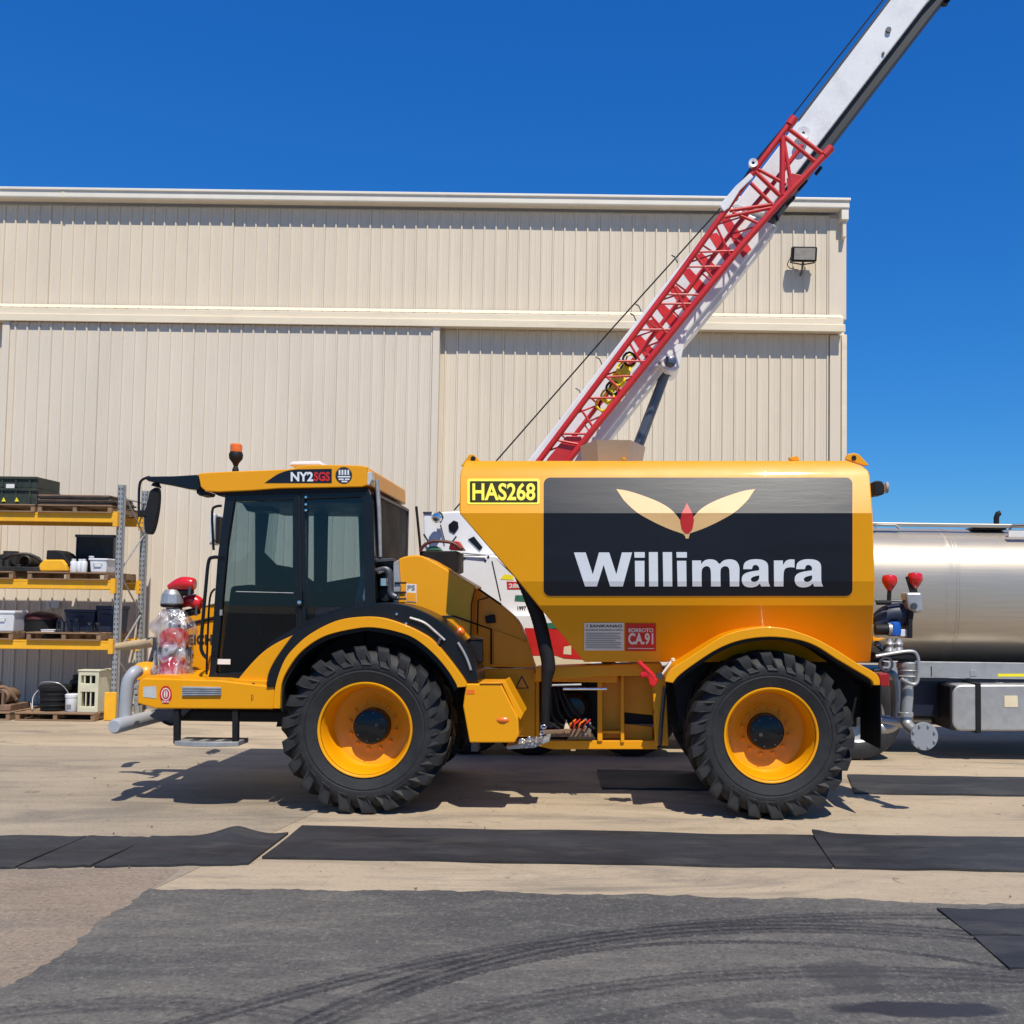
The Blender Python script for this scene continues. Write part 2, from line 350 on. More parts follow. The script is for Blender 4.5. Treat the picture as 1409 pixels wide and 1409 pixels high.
def asphalt():
    m, nt, bs = newmat('worn dark pavement'); v = position(nt)
    vs = position(nt, (0.35, 1, 1))
    big = noise(nt, vs, 0.9, 6, 0.65, 0.6); mid = noise(nt, vs, 6, 7, 0.75, 0.5); fine = noise(nt, v, 38, 4, 0.8); spk = noise(nt, v, 70, 2, 0.6)
    c = mixc(nt, ramp(nt, big, 0.35, 0.68), (0.070, 0.066, 0.060), (0.140, 0.125, 0.104))
    c = mixc(nt, math_(nt, 'MULTIPLY', ramp(nt, mid, 0.52, 0.72), 0.7), c, (0.21, 0.185, 0.15))
    c = mixc(nt, math_(nt, 'MULTIPLY', ramp(nt, mid, 0.48, 0.30), 0.6), c, (0.045, 0.043, 0.042))
    c = mixc(nt, math_(nt, 'MULTIPLY', ramp(nt, fine, 0.46, 0.34), 0.75), c, (0.034, 0.033, 0.033))
    c = mixc(nt, math_(nt, 'MULTIPLY', ramp(nt, fine, 0.55, 0.68), 0.6), c, (0.24, 0.22, 0.185))
    c = mixc(nt, math_(nt, 'MULTIPLY', ramp(nt, spk, 0.70, 0.76), 0.8), c, (0.42, 0.39, 0.33))
    # tyre marks
    tot = None; brk = noise(nt, vs, 2.5, 5, 0.7)
    for pts, wd, st, lines in (((( 330, 1390), (720, 1303), (1230, 1262)), 0.085, 0.85, 1), (((440, 1409), (640, 1333), (1200, 1279)), 0.13, 1.0, 1), (((600, 1409), (800, 1368), (1150, 1340)), 0.10, 0.7, 1), (((820, 1409), (1000, 1380), (1300, 1362)), 0.06, 0.45, 0), (((-60, 1409), (60, 1392), (240, 1384)), 0.10, 0.5, 1), (((470, 1409), (660, 1340), (1000, 1298)), 0.03, 0.7, 0)):
        cx, cy, r = circle3(*[G(*p) for p in pts])
        d = math_(nt, 'SUBTRACT', radial(nt, v, cx, cy), r)
        k = ramp(nt, math_(nt, 'ADD', math_(nt, 'ABSOLUTE', d), math_(nt, 'MULTIPLY', math_(nt, 'SUBTRACT', fine, 0.5), 0.06)), wd, wd*0.75)
        if lines:
            k = math_(nt, 'MULTIPLY', k, math_(nt, 'MULTIPLY_ADD', math_(nt, 'SINE', math_(nt, 'MULTIPLY', d, 95)), 0.28, 0.72))
        k = math_(nt, 'MULTIPLY', math_(nt, 'MULTIPLY', k, st), math_(nt, 'MULTIPLY', ramp(nt, brk, 0.22, 0.50), math_(nt, 'MULTIPLY_ADD', ramp(nt, fine, 0.68, 0.45), 0.45, 0.55)))
        tot = k if tot is None else math_(nt, 'MAXIMUM', tot, k)
    c = mixc(nt, tot, c, (0.014, 0.014, 0.017))
    w1 = blob(nt, v, G(1255, 1391), 0.42, 0.10, 0.7, 3.5); w2 = blob(nt, v, G(1165, 1345), 0.22, 0.22, 0.9, 4)
    w3 = blob(nt, v, G(1030, 1395), 0.22, 0.08, 0.9, 6)
    c = mixc(nt, math_(nt, 'MULTIPLY', w1, 0.85), c, (0.018, 0.018, 0.022)); c = mixc(nt, math_(nt, 'MULTIPLY', w2, 0.6), c, (0.035, 0.034, 0.034)); c = mixc(nt, math_(nt, 'MULTIPLY', w3, 0.6), c, (0.03, 0.03, 0.032))
    nt.links.new(c, bs.inputs['Base Color'])
    nt.links.new(math_(nt, 'SUBTRACT', 0.85, math_(nt, 'ADD', math_(nt, 'MULTIPLY', w1, 0.35), math_(nt, 'MULTIPLY', tot, 0.12))), bs.inputs['Roughness'])
    bumpn(nt, bs, math_(nt, 'ADD', fine, mid), 0.35, 0.006); return m
M['asphalt'] = asphalt()
def concrete(name, a, b, agg=0.0):
    m, nt, bs = newmat(name); v = position(nt); vs = position(nt, (0.28, 1, 1))
    big = noise(nt, vs, 0.5, 6, 0.6, 0.8); mid = noise(nt, vs, 2.6, 7, 0.75, 0.6); fine = noise(nt, v, 34, 4, 0.8)
    st = noise(nt, vs, 1.1, 7, 0.7, 1.2)
    c = mixc(nt, ramp(nt, big, 0.32, 0.68), a, b)
    c = mixc(nt, math_(nt, 'MULTIPLY', ramp(nt, mid, 0.52, 0.68), 0.55), c, tuple(x*0.55 for x in a))
    c = mixc(nt, math_(nt, 'MULTIPLY', ramp(nt, mid, 0.46, 0.30), 0.4), c, tuple(min(1, x*1.25) for x in b))
    c = mixc(nt, math_(nt, 'MULTIPLY', ramp(nt, st, 0.52, 0.64), 0.7), c, (0.17, 0.145, 0.115))
    sp2 = noise(nt, v, 5.5, 4, 0.7, 0.8); c = mixc(nt, math_(nt, 'MULTIPLY', ramp(nt, sp2, 0.63, 0.70), 0.65), c, (0.11, 0.095, 0.08))
    c = mixc(nt, math_(nt, 'MULTIPLY', ramp(nt, fine, 0.53, 0.68), 0.45+agg*0.4), c, tuple(x*0.4 for x in a))
    if agg: c = mixc(nt, math_(nt, 'MULTIPLY', ramp(nt, fine, 0.46, 0.32), agg), c, (0.40, 0.32, 0.24))
    vo = N(nt, 'ShaderNodeTexVoronoi', feature='DISTANCE_TO_EDGE'); vo.inputs['Scale'].default_value = 0.30
    wv = N(nt, 'ShaderNodeVectorMath', operation='MULTIPLY_ADD'); nz = N(nt, 'ShaderNodeTexNoise'); nz.inputs['Scale'].default_value = 1.6; nz.inputs['Detail'].default_value = 6
    nt.links.new(v, nz.inputs['Vector']); nt.links.new(nz.outputs['Color'], wv.inputs[0]); wv.inputs[1].default_value = (0.8, 0.8, 0); nt.links.new(v, wv.inputs[2])
    nt.links.new(wv.outputs[0], vo.inputs['Vector'])
    ck = math_(nt, 'MULTIPLY', ramp(nt, vo.outputs['Distance'], 0.005, 0.001), ramp(nt, noise(nt, v, 0.5, 3), 0.56, 0.66))
    c = mixc(nt, math_(nt, 'MULTIPLY', ck, 0.6), c, (0.07, 0.06, 0.05))
    nt.links.new(c, bs.inputs['Base Color']); bs.inputs['Roughness'].default_value = 0.82
    bumpn(nt, bs, math_(nt, 'ADD', fine, math_(nt, 'MULTIPLY', mid, 0.6)), 0.3, 0.006); return m
M['concrete'] = concrete('yard concrete', (0.355, 0.277, 0.185), (0.47, 0.37, 0.25))
M['aggregate'] = concrete('exposed aggregate concrete', (0.22, 0.165, 0.115), (0.30, 0.232, 0.168), 0.6)

M['grey_slab'] = concrete('grey worn concrete', (0.255, 0.207, 0.148), (0.37, 0.30, 0.212), 0.25)
# ------------------------------------------------------------------ ground
bm = bmesh.new()
bm.faces.new([bm.verts.new(p) for p in ((-1500, -300, 0), (1500, -300, 0), (1500, 3000, 0), (-1500, 3000, 0))])
tag(finish(bm, 'ground', M['concrete']), kind='structure')
def ragged(name, pts, z, mat, amp=0.02, step=0.06, rough_edges=None):
    P = [G(*p) if len(p) == 2 else Vector((p[0], p[1], 0)) for p in pts]; out = []
    for i in range(len(P)):
        a, b = P[i], P[(i+1) % len(P)]
        if rough_edges is None or i in rough_edges:
            n = max(1, int((b-a).length/step)); nn = Vector((-(b-a).y, (b-a).x, 0)).normalized(); o = 0
            for k in range(n):
                o = o*0.6+random.uniform(-amp, amp)*0.8
                out.append(a.lerp(b, k/n)+nn*(o if k else 0))
        else: out.append(a)
    bm = bmesh.new(); bm.faces.new([bm.verts.new((p.x, p.y, z)) for p in out])
    bmesh.ops.triangulate(bm, faces=bm.faces)
    return finish(bm, name, mat)
tag(ragged('worn_dark_pavement', [(0, 1362), (55, 1332), (128, 1277), (205, 1224), (700, 1229), (1409, 1245), (60.0, 5.0, 0), (60.0, -120.0, 0), (-60.0, -120.0, 0), (-60.0, 2.0, 0), (-6.0, 3.0, 0)], 0.008, M['asphalt'], 0.03, 0.05, {0, 1, 2, 3, 4}), kind='structure')
tag(ragged('aggregate_pavement', [(-700, 1203), (246, 1196), (200, 1232), (60, 1335), (-20, 1380), (-7.0, 2.9, 0), (-20, 2.5, 0)], 0.004, M['aggregate'], 0.015, 0.06, {0, 1}), kind='structure')

_P, _Q = G(200, 1229), G(428, 1121); _R = _Q+(_Q-_P)*1.6
bm = bmesh.new(); bm.faces.new([bm.verts.new((p[0], p[1], .0025)) for p in (_P, _Q, _R, (-40, _R.y), (-40, _P.y))])
tag(finish(bm, 'grey_pavement', M['grey_slab']), kind='structure')
bm = bmesh.new()
for k in range(90):
    p = Vector((random.uniform(-5, 5), random.uniform(3.6, 12.5), .009)); r = random.choice((.004, .005, .006, .009))
    q = Matrix.Rotation(random.uniform(0, 6), 3, 'Z')
    B(bm, p+Vector((0, 0, r*.4)), (r*random.uniform(1, 2.4), r*random.uniform(.8, 1.4), r*.9), q)
tag(finish(bm, 'grit', M['rust'], None, .002), 'small stones and grit scattered over the yard', 'grit', kind='stuff')

# ------------------------------------------------------------------ rubber mats
def rmat(pts, label, nx=40, ny=8, th=0.016, lift=()):
    P = [G(*p) for p in pts]       # far-left, far-right, near-right, near-left
    bm = bmesh.new(); top = []
    ph = random.uniform(0, 9)
    for j in range(ny+1):
        row = []
        for i in range(nx+1):
            u, v = i/nx, j/ny
            p = P[0].lerp(P[1], u).lerp(P[3].lerp(P[2], u), v)
            z = th+0.004*math.sin(u*11+ph)*math.sin(v*5+ph)+0.003
            for (lu, lv, lr, lh) in lift:
                z += lh*math.exp(-(((u-lu)/lr)**2+((v-lv)/(lr*2))**2))
            e = 0.008*math.sin(u*17+ph*2)+0.006*math.sin(u*31+ph)
            if j in (0, ny): p = p+Vector((0, e, 0))
            row.append(bm.verts.new((p.x, p.y, z)))
        top.append(row)
    for j in range(ny):
        for i in range(nx): bm.faces.new((top[j][i], top[j+1][i], top[j+1][i+1], top[j][i+1]))
    rim = top[0]+[r[-1] for r in top[1:]]+top[-1][-2::-1]+[top[j][0] for j in range(ny-1, 0, -1)]
    low = [bm.verts.new((v.co.x, v.co.y, v.co.z-th)) for v in rim]
    for i in range(len(rim)):
        k = (i+1) % len(rim); bm.faces.new((rim[i], rim[k], low[k], low[i]))
    o = finish(bm, 'rubber_mat', M['rubber_mat'], None, 0, True, 40)
    c = (P[0]+P[2])/2
    return tag(o, label, 'rubber mat', 'black rubber mats on the yard')
rmat([(-150, 1153), (119, 1153), (21, 1196), (-265, 1198)], 'black rubber mat at the far left end of the front strip')
rmat([(122, 1153), (206, 1155), (126, 1194), (24, 1197)], 'short black rubber mat, second from the left in the front strip', 14)
rmat([(209, 1154), (396, 1149), (341, 1191), (129, 1195)], 'black rubber mat with a raised hump in its far edge', 30, lift=((0.62, 0.0, 0.16, 0.055),))
rmat([(416, 1139), (1116, 1152), (1146, 1196), (361, 1182)], 'longest black rubber mat, in front of the yellow water truck', 80)
rmat([(1117, 1150), (1560, 1158), (1600, 1204), (1149, 1196)], 'black rubber mat with a lifted end, right end of the front strip', 50, lift=((0.0, 0.0, 0.05, 0.03),))
rmat([(822, 1061), (1012, 1064), (1022, 1089), (829, 1086)], 'black rubber mat in the shade under the truck belly', 20)
rmat([(1166, 1068), (1500, 1073), (1520, 1098), (1176, 1093)], 'black rubber mat behind the rear wheel, beside the tanker', 30)
rmat([(1289, 1254), (1460, 1256), (1485, 1291), (1337, 1290)], 'cut black rubber mat on dark pavement, the farther of the corner pair', 16)
rmat([(1339, 1292), (1500, 1292), (1525, 1338), (1388, 1336)], 'cut black rubber mat on dark pavement, the nearest of all', 16)

# ------------------------------------------------------------------ hangar
YW = 17.0
hang = thing('hangar_building', 'beige corrugated metal hangar with sliding doors behind the vehicles', 'building', (0, YW, 0))
def sheet_mesh(wd, h, nr, name, mat, rh=0.034):
    p = wd/nr; prof = []
    for i in range(nr):
        x = i*p
        prof += [(x, 0), (x+p*0.36, 0), (x+p*0.38, -0.004), (x+p*0.40, 0), (x+p*0.60, 0), (x+p*0.62, -0.004), (x+p*0.64, 0), (x+p*0.83, 0), (x+p*0.86, -rh), (x+p*0.97, -rh)]
    prof.append((wd, 0))
    bm = bmesh.new(); a = [bm.verts.new((x, y, 0)) for x, y in prof]; b = [bm.verts.new((x, y, h)) for x, y in prof]
    for i in range(len(prof)-1): bm.faces.new((a[i], a[i+1], b[i+1], b[i]))
    c = [bm.verts.new((x, y+0.006, h)) for x, y in prof]
    for i in range(len(prof)-1): bm.faces.new((b[i], b[i+1], c[i+1], c[i]))
    me = bpy.data.meshes.new(name); bm.to_mesh(me); bm.free(); me.materials.append(mat); return me
def clad(x0, x1, z0, z1, Y, pitch, nr, mat, parent):
    wd = pitch*nr; me = sheet_mesh(wd-0.002, z1-z0, nr, 'cladding_sheet', mat, 0.026); x = x1-wd
    while x > x0-wd*0.999:
        o = bpy.data.objects.new('cladding_sheet', me)
        place(o, Matrix.Translation((x, Y+random.uniform(-0.003, 0.003), z0)), parent); x -= wd
x_r = W(1140, 450, YW).x; x_c = W(1164, 450, YW).x
z_top = W(700, 285.5, YW).z; z_beam_t = W(700, 436, YW).z; z_beam_b = W(700, 454, YW).z; z_sill = z_beam_b+0.02
PIT = 16.0/(F/YW)
x_l = -16.0
up = box('upper_wall', x_l, x_c-0.02, YW+0.03, YW+0.2, z_beam_b-0.3, z_top-0.05, M['wall'], hang, 0)
clad(x_l, x_r, z_beam_t, z_top-0.08, YW, PIT, 4, M['wall'], up)
lowb = box('lower_wall', x_l, x_c-0.03, YW+0.04, YW+0.2, 0, z_beam_b-0.31, M['wall'], hang, 0)
clad(W(606, 700, YW).x, W(1140, 560, YW).x, 0.05, z_beam_b-0.0, YW+0.01, 16.1/(F/YW), 4, M['wall'], lowb)
clad(x_l, W(8, 500, YW).x, 0.05, z_beam_b-0.0, YW+0.01, 16.1/(F/YW), 4, M['wall'], lowb)
YD = YW-0.14
dl = W(6, 470, YD).x; dr = W(604, 470, YD).x; zd = W(300, 444, YD).z
door = box('sliding_door', dl+0.02, dr-0.02, YD+0.02, YD+0.09, 0.05, zd-0.06, M['doorclad'], hang, 0)
clad(dl+0.42, dr-0.10, 0.08, zd-0.03, YD-0.004, 16.55/(F/YD), 4, M['doorclad'], door)
for a, b in ((dl-0.02, dl+0.10), (dr-0.10, dr+0.015)):
    box('door_edge_trim', a, b, YD-0.045, YD+0.085, 0.06, zd, M['doorclad'], door, 0.008)
box('guide_rail', x_l, x_c, YD-0.03, YD+0.10, 0.0, 0.045, M['galv'], hang, 0.005)
# door track cover, with a lip along its lower edge
beam = box('track_cover', x_l, W(1157, 440, YW).x, YW-0.20, YW-0.004, z_beam_b, z_beam_t, M['trim'], hang, 0.015)
box('track_lip', x_l, W(1159, 440, YW).x, YW-0.225, YW-0.19, z_beam_b-0.015, z_beam_b+0.11, M['trim'], beam, 0.008)
bm = bmesh.new()     # sloped flashing above the cover
xe = W(1157, 440, YW).x
vs = [bm.verts.new(p) for p in ((x_l, YW-0.036, z_beam_t+0.10), (xe, YW-0.036, z_beam_t+0.10), (xe, YW-0.203, z_beam_t+0.004), (x_l, YW-0.203, z_beam_t+0.004))]
bm.faces.new(vs); finish(bm, 'flashing', M['trim'], beam)
# gutter fascia
gut = box('gutter', x_l, W(1165, 275, YW).x, YW-0.22, YW-0.002, z_top-0.02, z_top+0.145, M['fascia'], hang, 0.02)
box('gutter_lip', x_l, W(1166, 275, YW).x, YW-0.245, YW-0.20, z_top+0.105, z_top+0.15, M['fascia'], gut, 0.008)
box('gutter_bracket', W(95, 262, YW).x, W(98, 262, YW).x, YW-0.228, YW-0.19, z_top-0.02, z_top+0.10, M['trim'], gut, 0.003)
pbox('gutter_outlet', 1158, 1168, 287, 302, YW-0.2, YW+0.05, M['fascia'], gut, 0.01)
pbox('outlet_spout', 1159.5, 1164.5, 301, 326, YW-0.16, YW+0.03, M['trim'], gut, 0.01)
box('corner_flashing', x_r, x_c, YW-0.03, YW+0.15, z_beam_t+0.02, z_top-0.12, M['wall'], hang, 0.008)
box('corner_flashing', x_r+0.02, x_c-0.09, YW-0.02, YW+0.15, 0, z_beam_b-0.02, M['wall'], hang, 0.008)
box('corner_post', x_c-0.08, x_c+0.01, YW-0.035, YW+0.6, 0, z_beam_b-0.01, M['trim'], hang, 0.008)
box('end_wall', x_c-0.25, x_c+0.0, YW+0.21, YW+18, 0, z_top-0.02, M['wall'], hang, 0)
bm = bmesh.new()
vs = [bm.verts.new(p) for p in ((x_l, YW-0.1, z_top+0.05), (x_c, YW-0.1, z_top+0.05), (x_c, YW+18, z_top+1.2), (x_l, YW+18, z_top+1.2))]
bm.faces.new(vs); finish(bm, 'roof', M['galv'], hang)
# floodlight
fl = thing('floodlight', 'black rimmed square floodlight on an arm near the hangar roof corner', 'floodlight', W(1104, 362, YW-0.04))
c = W(1106, 350, YW-0.22); rx = Matrix.Rotation(rad(14), 3, 'X')
bm = bmesh.new(); B(bm, c, (0.42, 0.14, 0.24), rx); finish(bm, 'lamp_housing', M['black_matt'], fl, 0.02)
bm = bmesh.new(); B(bm, c+rx @ Vector((0, -0.073, 0)), (0.35, 0.012, 0.185), rx); finish(bm, 'lamp_glass', M['lampglass'], fl, 0.004)
tube('arm', [c+Vector((0, 0.06, -0.08)), Vector((c.x-0.01, YW-0.10, c.z-0.27)), Vector((c.x-0.02, YW-0.02, c.z-0.29))], 0.016, M['steel'], fl)
for s in (-1, 1): tube('bracket', [c+Vector((s*0.20, 0.05, 0.02)), c+Vector((s*0.20, 0.12, -0.10)), c+Vector((0, 0.10, -0.14))], 0.012, M['steel'], fl)
tube('lamp_cable', [c+Vector((-0.2, 0.08, -0.02)), c+Vector((-0.25, 0.12, -0.13)), c+Vector((-0.19, 0.2, -0.17)), Vector((c.x-0.06, YW-0.03, c.z-0.2))], 0.007, M['black_matt'], fl, curve=4)

# ------------------------------------------------------------------ pallet rack
YR, YRB = 15.2, 16.0
def RX(px, py=850, Y=YR): return W(px, py, Y).x
def RZ(py, px=80, Y=YR): return W(px, py, Y).z
rack = thing('pallet_rack', 'grey and yellow steel pallet rack loaded with pallets against the hangar', 'pallet rack', (RX(60), YR, 0))
xr1 = RX(155, 985); xr0 = xr1-2.9
zt = RZ(667, 160)
def upright(x, y):
    bm = bmesh.new(); B(bm, (x-0.042, y+0.04, zt/2), (0.006, 0.08, zt)); B(bm, (x+0.042, y+0.04, zt/2), (0.006, 0.08, zt)); B(bm, (x, y+0.003, zt/2), (0.09, 0.006, zt))
    o = finish(bm, 'upright', M['galv'], rack)
    bm = bmesh.new(); z = 0.3
    while z < zt-0.05:
        for s in (-1, 1): B(bm, (x+s*0.022, y-0.0015, z), (0.014, 0.004, 0.03))
        z += 0.075
    tag(finish(bm, 'slot_row', M['steel'], o), kind='stuff')
    box('foot_plate', x-0.08, x+0.08, y-0.03, y+0.12, 0.002, 0.012, M['galv'], o, 0)
for x in (xr0, xr1):
    upright(x, YR); upright(x, YRB)
    zs = [0.35+0.62*k for k in range(6)]
    for k, z in enumerate(zs):
        if z+0.6 > zt: break
        a, b = (YR+0.06, YRB) if k % 2 else (YRB, YR+0.06)
        tube('brace', [(x, a, z), (x, b, z+0.58)], 0.014, M['galv'], rack, 6)
    tube('brace', [(x, YR+0.06, zt-0.2), (x, YRB, zt-0.2)], 0.014, M['galv'], rack, 6)
levels = [RZ(706), RZ(798), RZ(881)]
for z in levels:
    for y in (YR-0.03, YRB+0.03):
        bm = bmesh.new(); B(bm, ((xr0+xr1)/2, y+0.0, z-0.08), (xr1-xr0-0.1, 0.05, 0.105)); B(bm, ((xr0+xr1)/2, y-0.018, z-0.012), (xr1-xr0-0.1, 0.022, 0.028))
        o = finish(bm, 'beam', M['rack_yellow'], rack, 0.004)
        for x in (xr0+0.045, xr1-0.045): box('beam_connector', x-0.035, x+0.035, y-0.032, y+0.03, z-0.19, z+0.03, M['rack_yellow'], o, 0.004)
gd = ext('upright_guard', [(xr1-0.10, 0.004), (xr1+0.07, 0.004), (xr1+0.07, 0.42), (xr1-0.10, 0.42)], YR-0.075, YR-0.03, M['rack_yellow'], rack, bevel=0.008)
pal_mesh = {}
def pallet(x0, x1, zb, y0, y1, label):
    p = thing('pallet', label, 'pallet', ((x0+x1)/2, y0, zb), 'timber pallets on and under the rack')
    wd = x1-x0
    for s in (0, 0.5, 1):
        xx = x0+0.03+(wd-0.06)*s
        box('bearer', xx-0.03, xx+0.03, y0+0.01, y1-0.01, zb+0.021, zb+0.099, M['wood'], p, 0.004)
    n = 6; dep = (y1-y0)/n
    first = None
    for zz in (zb+0.001, zb+0.1):
        for k in range(n):
            if zz < zb+0.05 and k not in (0, 3, 5): continue
            yy = y0+dep*k
            if first is None:
                first = box('deck_board', -wd/2, wd/2, 0, dep*0.86, 0, 0.02, M['wood'], p, 0.003)
                first.matrix_basis = Matrix.Translation(((x0+x1)/2, yy, zz)); WM[first] = first.matrix_basis.copy()
            else: inst(first, Matrix.Translation(((x0+x1)/2+random.uniform(-.008, .008), yy, zz)), p)
    return zb+0.12
y0, y1 = YR-0.10, YR+0.86
pt = [levels[0], levels[1], levels[2], 0.0]
PT = {}
PT['tl'] = pallet(xr0+0.35, RX(46), pt[0], y0, y1, 'timber pallet under the dark green crates, top of the rack')
PT['tr'] = pallet(RX(50), RX(152), pt[0], y0, y1, 'timber pallet under a stack of flat boards, top of the rack')
PT['ml'] = pallet(xr0+0.35, RX(20), pt[1], y0, y1, 'timber pallet under dark engine parts on the second shelf')
PT['mr'] = pallet(RX(40), RX(150), pt[1], y0, y1, 'timber pallet under yellow machine and white bottles on the second shelf')
PT['ll'] = pallet(xr0+0.35, RX(23), pt[2], y0, y1, 'timber pallet under the white bin on the lowest shelf')
PT['lr'] = pallet(RX(42), RX(143), pt[2], y0, y1, 'timber pallet under navy tubs on the lowest shelf')
PT['fl'] = pallet(xr0+0.3, RX(29), pt[3], y0-0.1, y1-0.1, 'timber pallet on the ground below the rusty casting')
PT['fr'] = pallet(RX(31, 980), RX(139, 980), pt[3], y0-0.1, y1-0.1, 'timber pallet on the ground under black tub and cream cabinet')

def crate(x0, x1, zb, h, ya, yb, mat, label, name='crate', cat='crate', group=None):
    o = thing(name, label, cat, ((x0+x1)/2, ya, zb), group)
    bm = bmesh.new(); t = 0.02
    for c, s in ((((x0+x1)/2, ya+t/2, zb+h/2), (x1-x0, t, h)), (((x0+x1)/2, yb-t/2, zb+h/2), (x1-x0, t, h)), ((x0+t/2, (ya+yb)/2, zb+h/2), (t, yb-ya-2*t, h)), ((x1-t/2, (ya+yb)/2, zb+h/2), (t, yb-ya-2*t, h)), (((x0+x1)/2, (ya+yb)/2, zb+t/2), (x1-x0-2*t, yb-ya-2*t, t))): B(bm, c, s)
    finish(bm, 'body', mat, o, 0.006)
    bm = bmesh.new()
    for k in range(4):
        xx = x0+(x1-x0)*(k+0.5)/4; B(bm, (xx, ya-0.008, zb+h*0.45), (0.025, 0.016, h*0.8))
    finish(bm, 'side_rib', mat, o, 0.003)
    bm = bmesh.new(); B(bm, ((x0+x1)/2, ya-0.012, zb+h-0.02), (x1-x0+0.03, 0.028, 0.04)); finish(bm, 'rim', mat, o, 0.005)
    return o
g1 = crate(RX(-30), RX(47), PT['tl'], 0.24, YR-0.05, YR+0.6, M['darkgreen'], 'lower dark green crate with yellow marks, top shelf')
g2 = crate(RX(-30), RX(46), PT['tl']+0.245, 0.17, YR-0.05, YR+0.6, M['darkgreen'], 'upper dark green crate carrying a white paper label, top shelf')
pbox('paper_label', 8, 20, 666, 675, YR-0.072, YR-0.07, M['signwhite'], g2, 0)
for px in (2, 20):
    decal('arrow_mark', [(px, 690), (px+3, 684), (px+6, 690)], lambda a, b: W(a, b, YR-0.068), M['signyellow'], g1)
st = thing('board_stack', 'stack of grimy flat boards and frames, top shelf beside the upright', 'boards', (RX(100), YR, PT['tr']))
for k in range(5):
    xx0 = RX(46)+random.uniform(0, .08); xx1 = RX(154)-random.uniform(0, .1)
    o = box('board', xx0, xx1, YR-0.1+random.uniform(0, .05), YR+0.7, PT['tr']+k*0.031, PT['tr']+k*0.031+0.026, M['grease'] if k % 2 else M['rust'], st, 0.004)
    WM[o] = o.matrix_basis
def casting(name, label, cat, x0, x1, zb, h, y, mat, seed, group=None):
    rnd = random.Random(seed); o = thing(name, label, cat, ((x0+x1)/2, y, zb), group)
    wd = x1-x0
    box('base_plate', x0, x1, y, y+0.55, zb, zb+h*0.22, mat, o, 0.01)
    bm = bmesh.new(); addlathe(bm, [(wd*.16, 0), (wd*.2, .02), (wd*.2, h*.55), (wd*.12, h*.62), (wd*.12, h*.75), (0, h*.76)], (x0+wd*.3, y+.28, zb+h*.22), 'Z', 14); finish(bm, 'housing', mat, o, 0, True)
    bm = bmesh.new(); addlathe(bm, [(h*.22, -.2), (h*.28, -.18), (h*.28, .12), (h*.15, .2)], (x0+wd*.68, y+.25, zb+h*.5), 'Y', 14); finish(bm, 'flange', mat, o, 0, True)
    tube('pipe', [(x0+wd*.25, y+.12, zb+h*.5), (x0+wd*.45, y+.05, zb+h*.75), (x0+wd*.75, y+.1, zb+h*.8), (x0+wd*.95, y+.2, zb+h*.35)], h*.07, mat, o, 8, 4)
    for k in range(4):
        xx = x0+wd*rnd.uniform(.1, .9); hh = h*rnd.uniform(.3, .7); box('bracket', xx-.03, xx+.03, y+.02, y+.1, zb+h*.2, zb+hh, mat, o, 0.006)
    return o
casting('engine_part', 'greasy dark engine casting on the second shelf, far left', 'engine part', RX(-25), RX(56), PT['ml'], 0.32, YR-0.05, M['grease'], 3)
ym = thing('compactor_head', 'low yellow machine with curved black hose cover on the second shelf', 'machine', (RX(75), YR, PT['mr']))
prism('body', [(52, 786), (54, 776), (60, 770), (86, 770), (91, 777), (92, 786)], YR-0.05, YR+0.45, M['rack_yellow'], ym, bevel=0.02)
prism('hood', [(63, 770), (64, 757), (78, 757), (86, 761), (98, 777), (93, 780), (84, 770)], YR+0.0, YR+0.35, M['black_matt'], ym, bevel=0.015)
def jar(x, y, zb, r, h, mat, label, name='jar', cat='jar', group=None, lid=None):
    o = thing(name, label, cat, (x, y, zb), group)
    lathe('body', [(r*.92, 0), (r, .01), (r, h*.72), (r*.8, h*.84), (r*.55, h*.86), (r*.55, h*.92)], (x, y, zb), mat, o, seg=14)
    lathe('lid', [(r*.6, h*.89), (r*.62, h*.9), (r*.62, h), (0, h)], (x, y, zb), lid or M['pvc'], o, seg=12)
    return o
for k, px in enumerate((99, 106, 113)):
    jar(RX(px, 780), YR+0.05+0.05*(k % 2), PT['mr'], 0.05, 0.20, M['pvc'], ('left', 'middle', 'right')[k]+' white plastic bottle of the three beside the yellow machine', 'bottle', 'bottle', 'white bottles on the second shelf')
jar(RX(118, 780), YR+0.16, PT['mr'], 0.06, 0.25, M['bottle'], 'clear bottle behind the row of white bottles, second shelf', 'bottle', 'bottle')
def tub(x0, x1, zb, h, ya, yb, mat, label, lidmat=None, name='storage_tub', cat='tub', group=None):
    o = thing(name, label, cat, ((x0+x1)/2, ya, zb), group); t = (x1-x0)*.06
    bm = bmesh.new()
    lo = [(x0+t, ya+t), (x1-t, ya+t), (x1-t, yb-t), (x0+t, yb-t)]; hi = [(x0, ya), (x1, ya), (x1, yb), (x0, yb)]
    a = [bm.verts.new((*p, zb)) for p in lo]; b = [bm.verts.new((*p, zb+h*.88)) for p in hi]
    bm.faces.new(a); bm.faces.new(b)
    for i in range(4): bm.faces.new((a[i], a[(i+1) % 4], b[(i+1) % 4], b[i]))
    finish(bm, 'body', mat, o, 0.015)
    box('lid', x0-.012, x1+.012, ya-.012, yb+.012, zb+h*.86, zb+h, lidmat or mat, o, 0.01)
    tube('handle', [((x0+x1)/2-.06, ya-.005, zb+h*.66), ((x0+x1)/2-.05, ya-.03, zb+h*.66), ((x0+x1)/2+.05, ya-.03, zb+h*.66), ((x0+x1)/2+.06, ya-.005, zb+h*.66)], .008, lidmat or mat, o, 6)
    return o
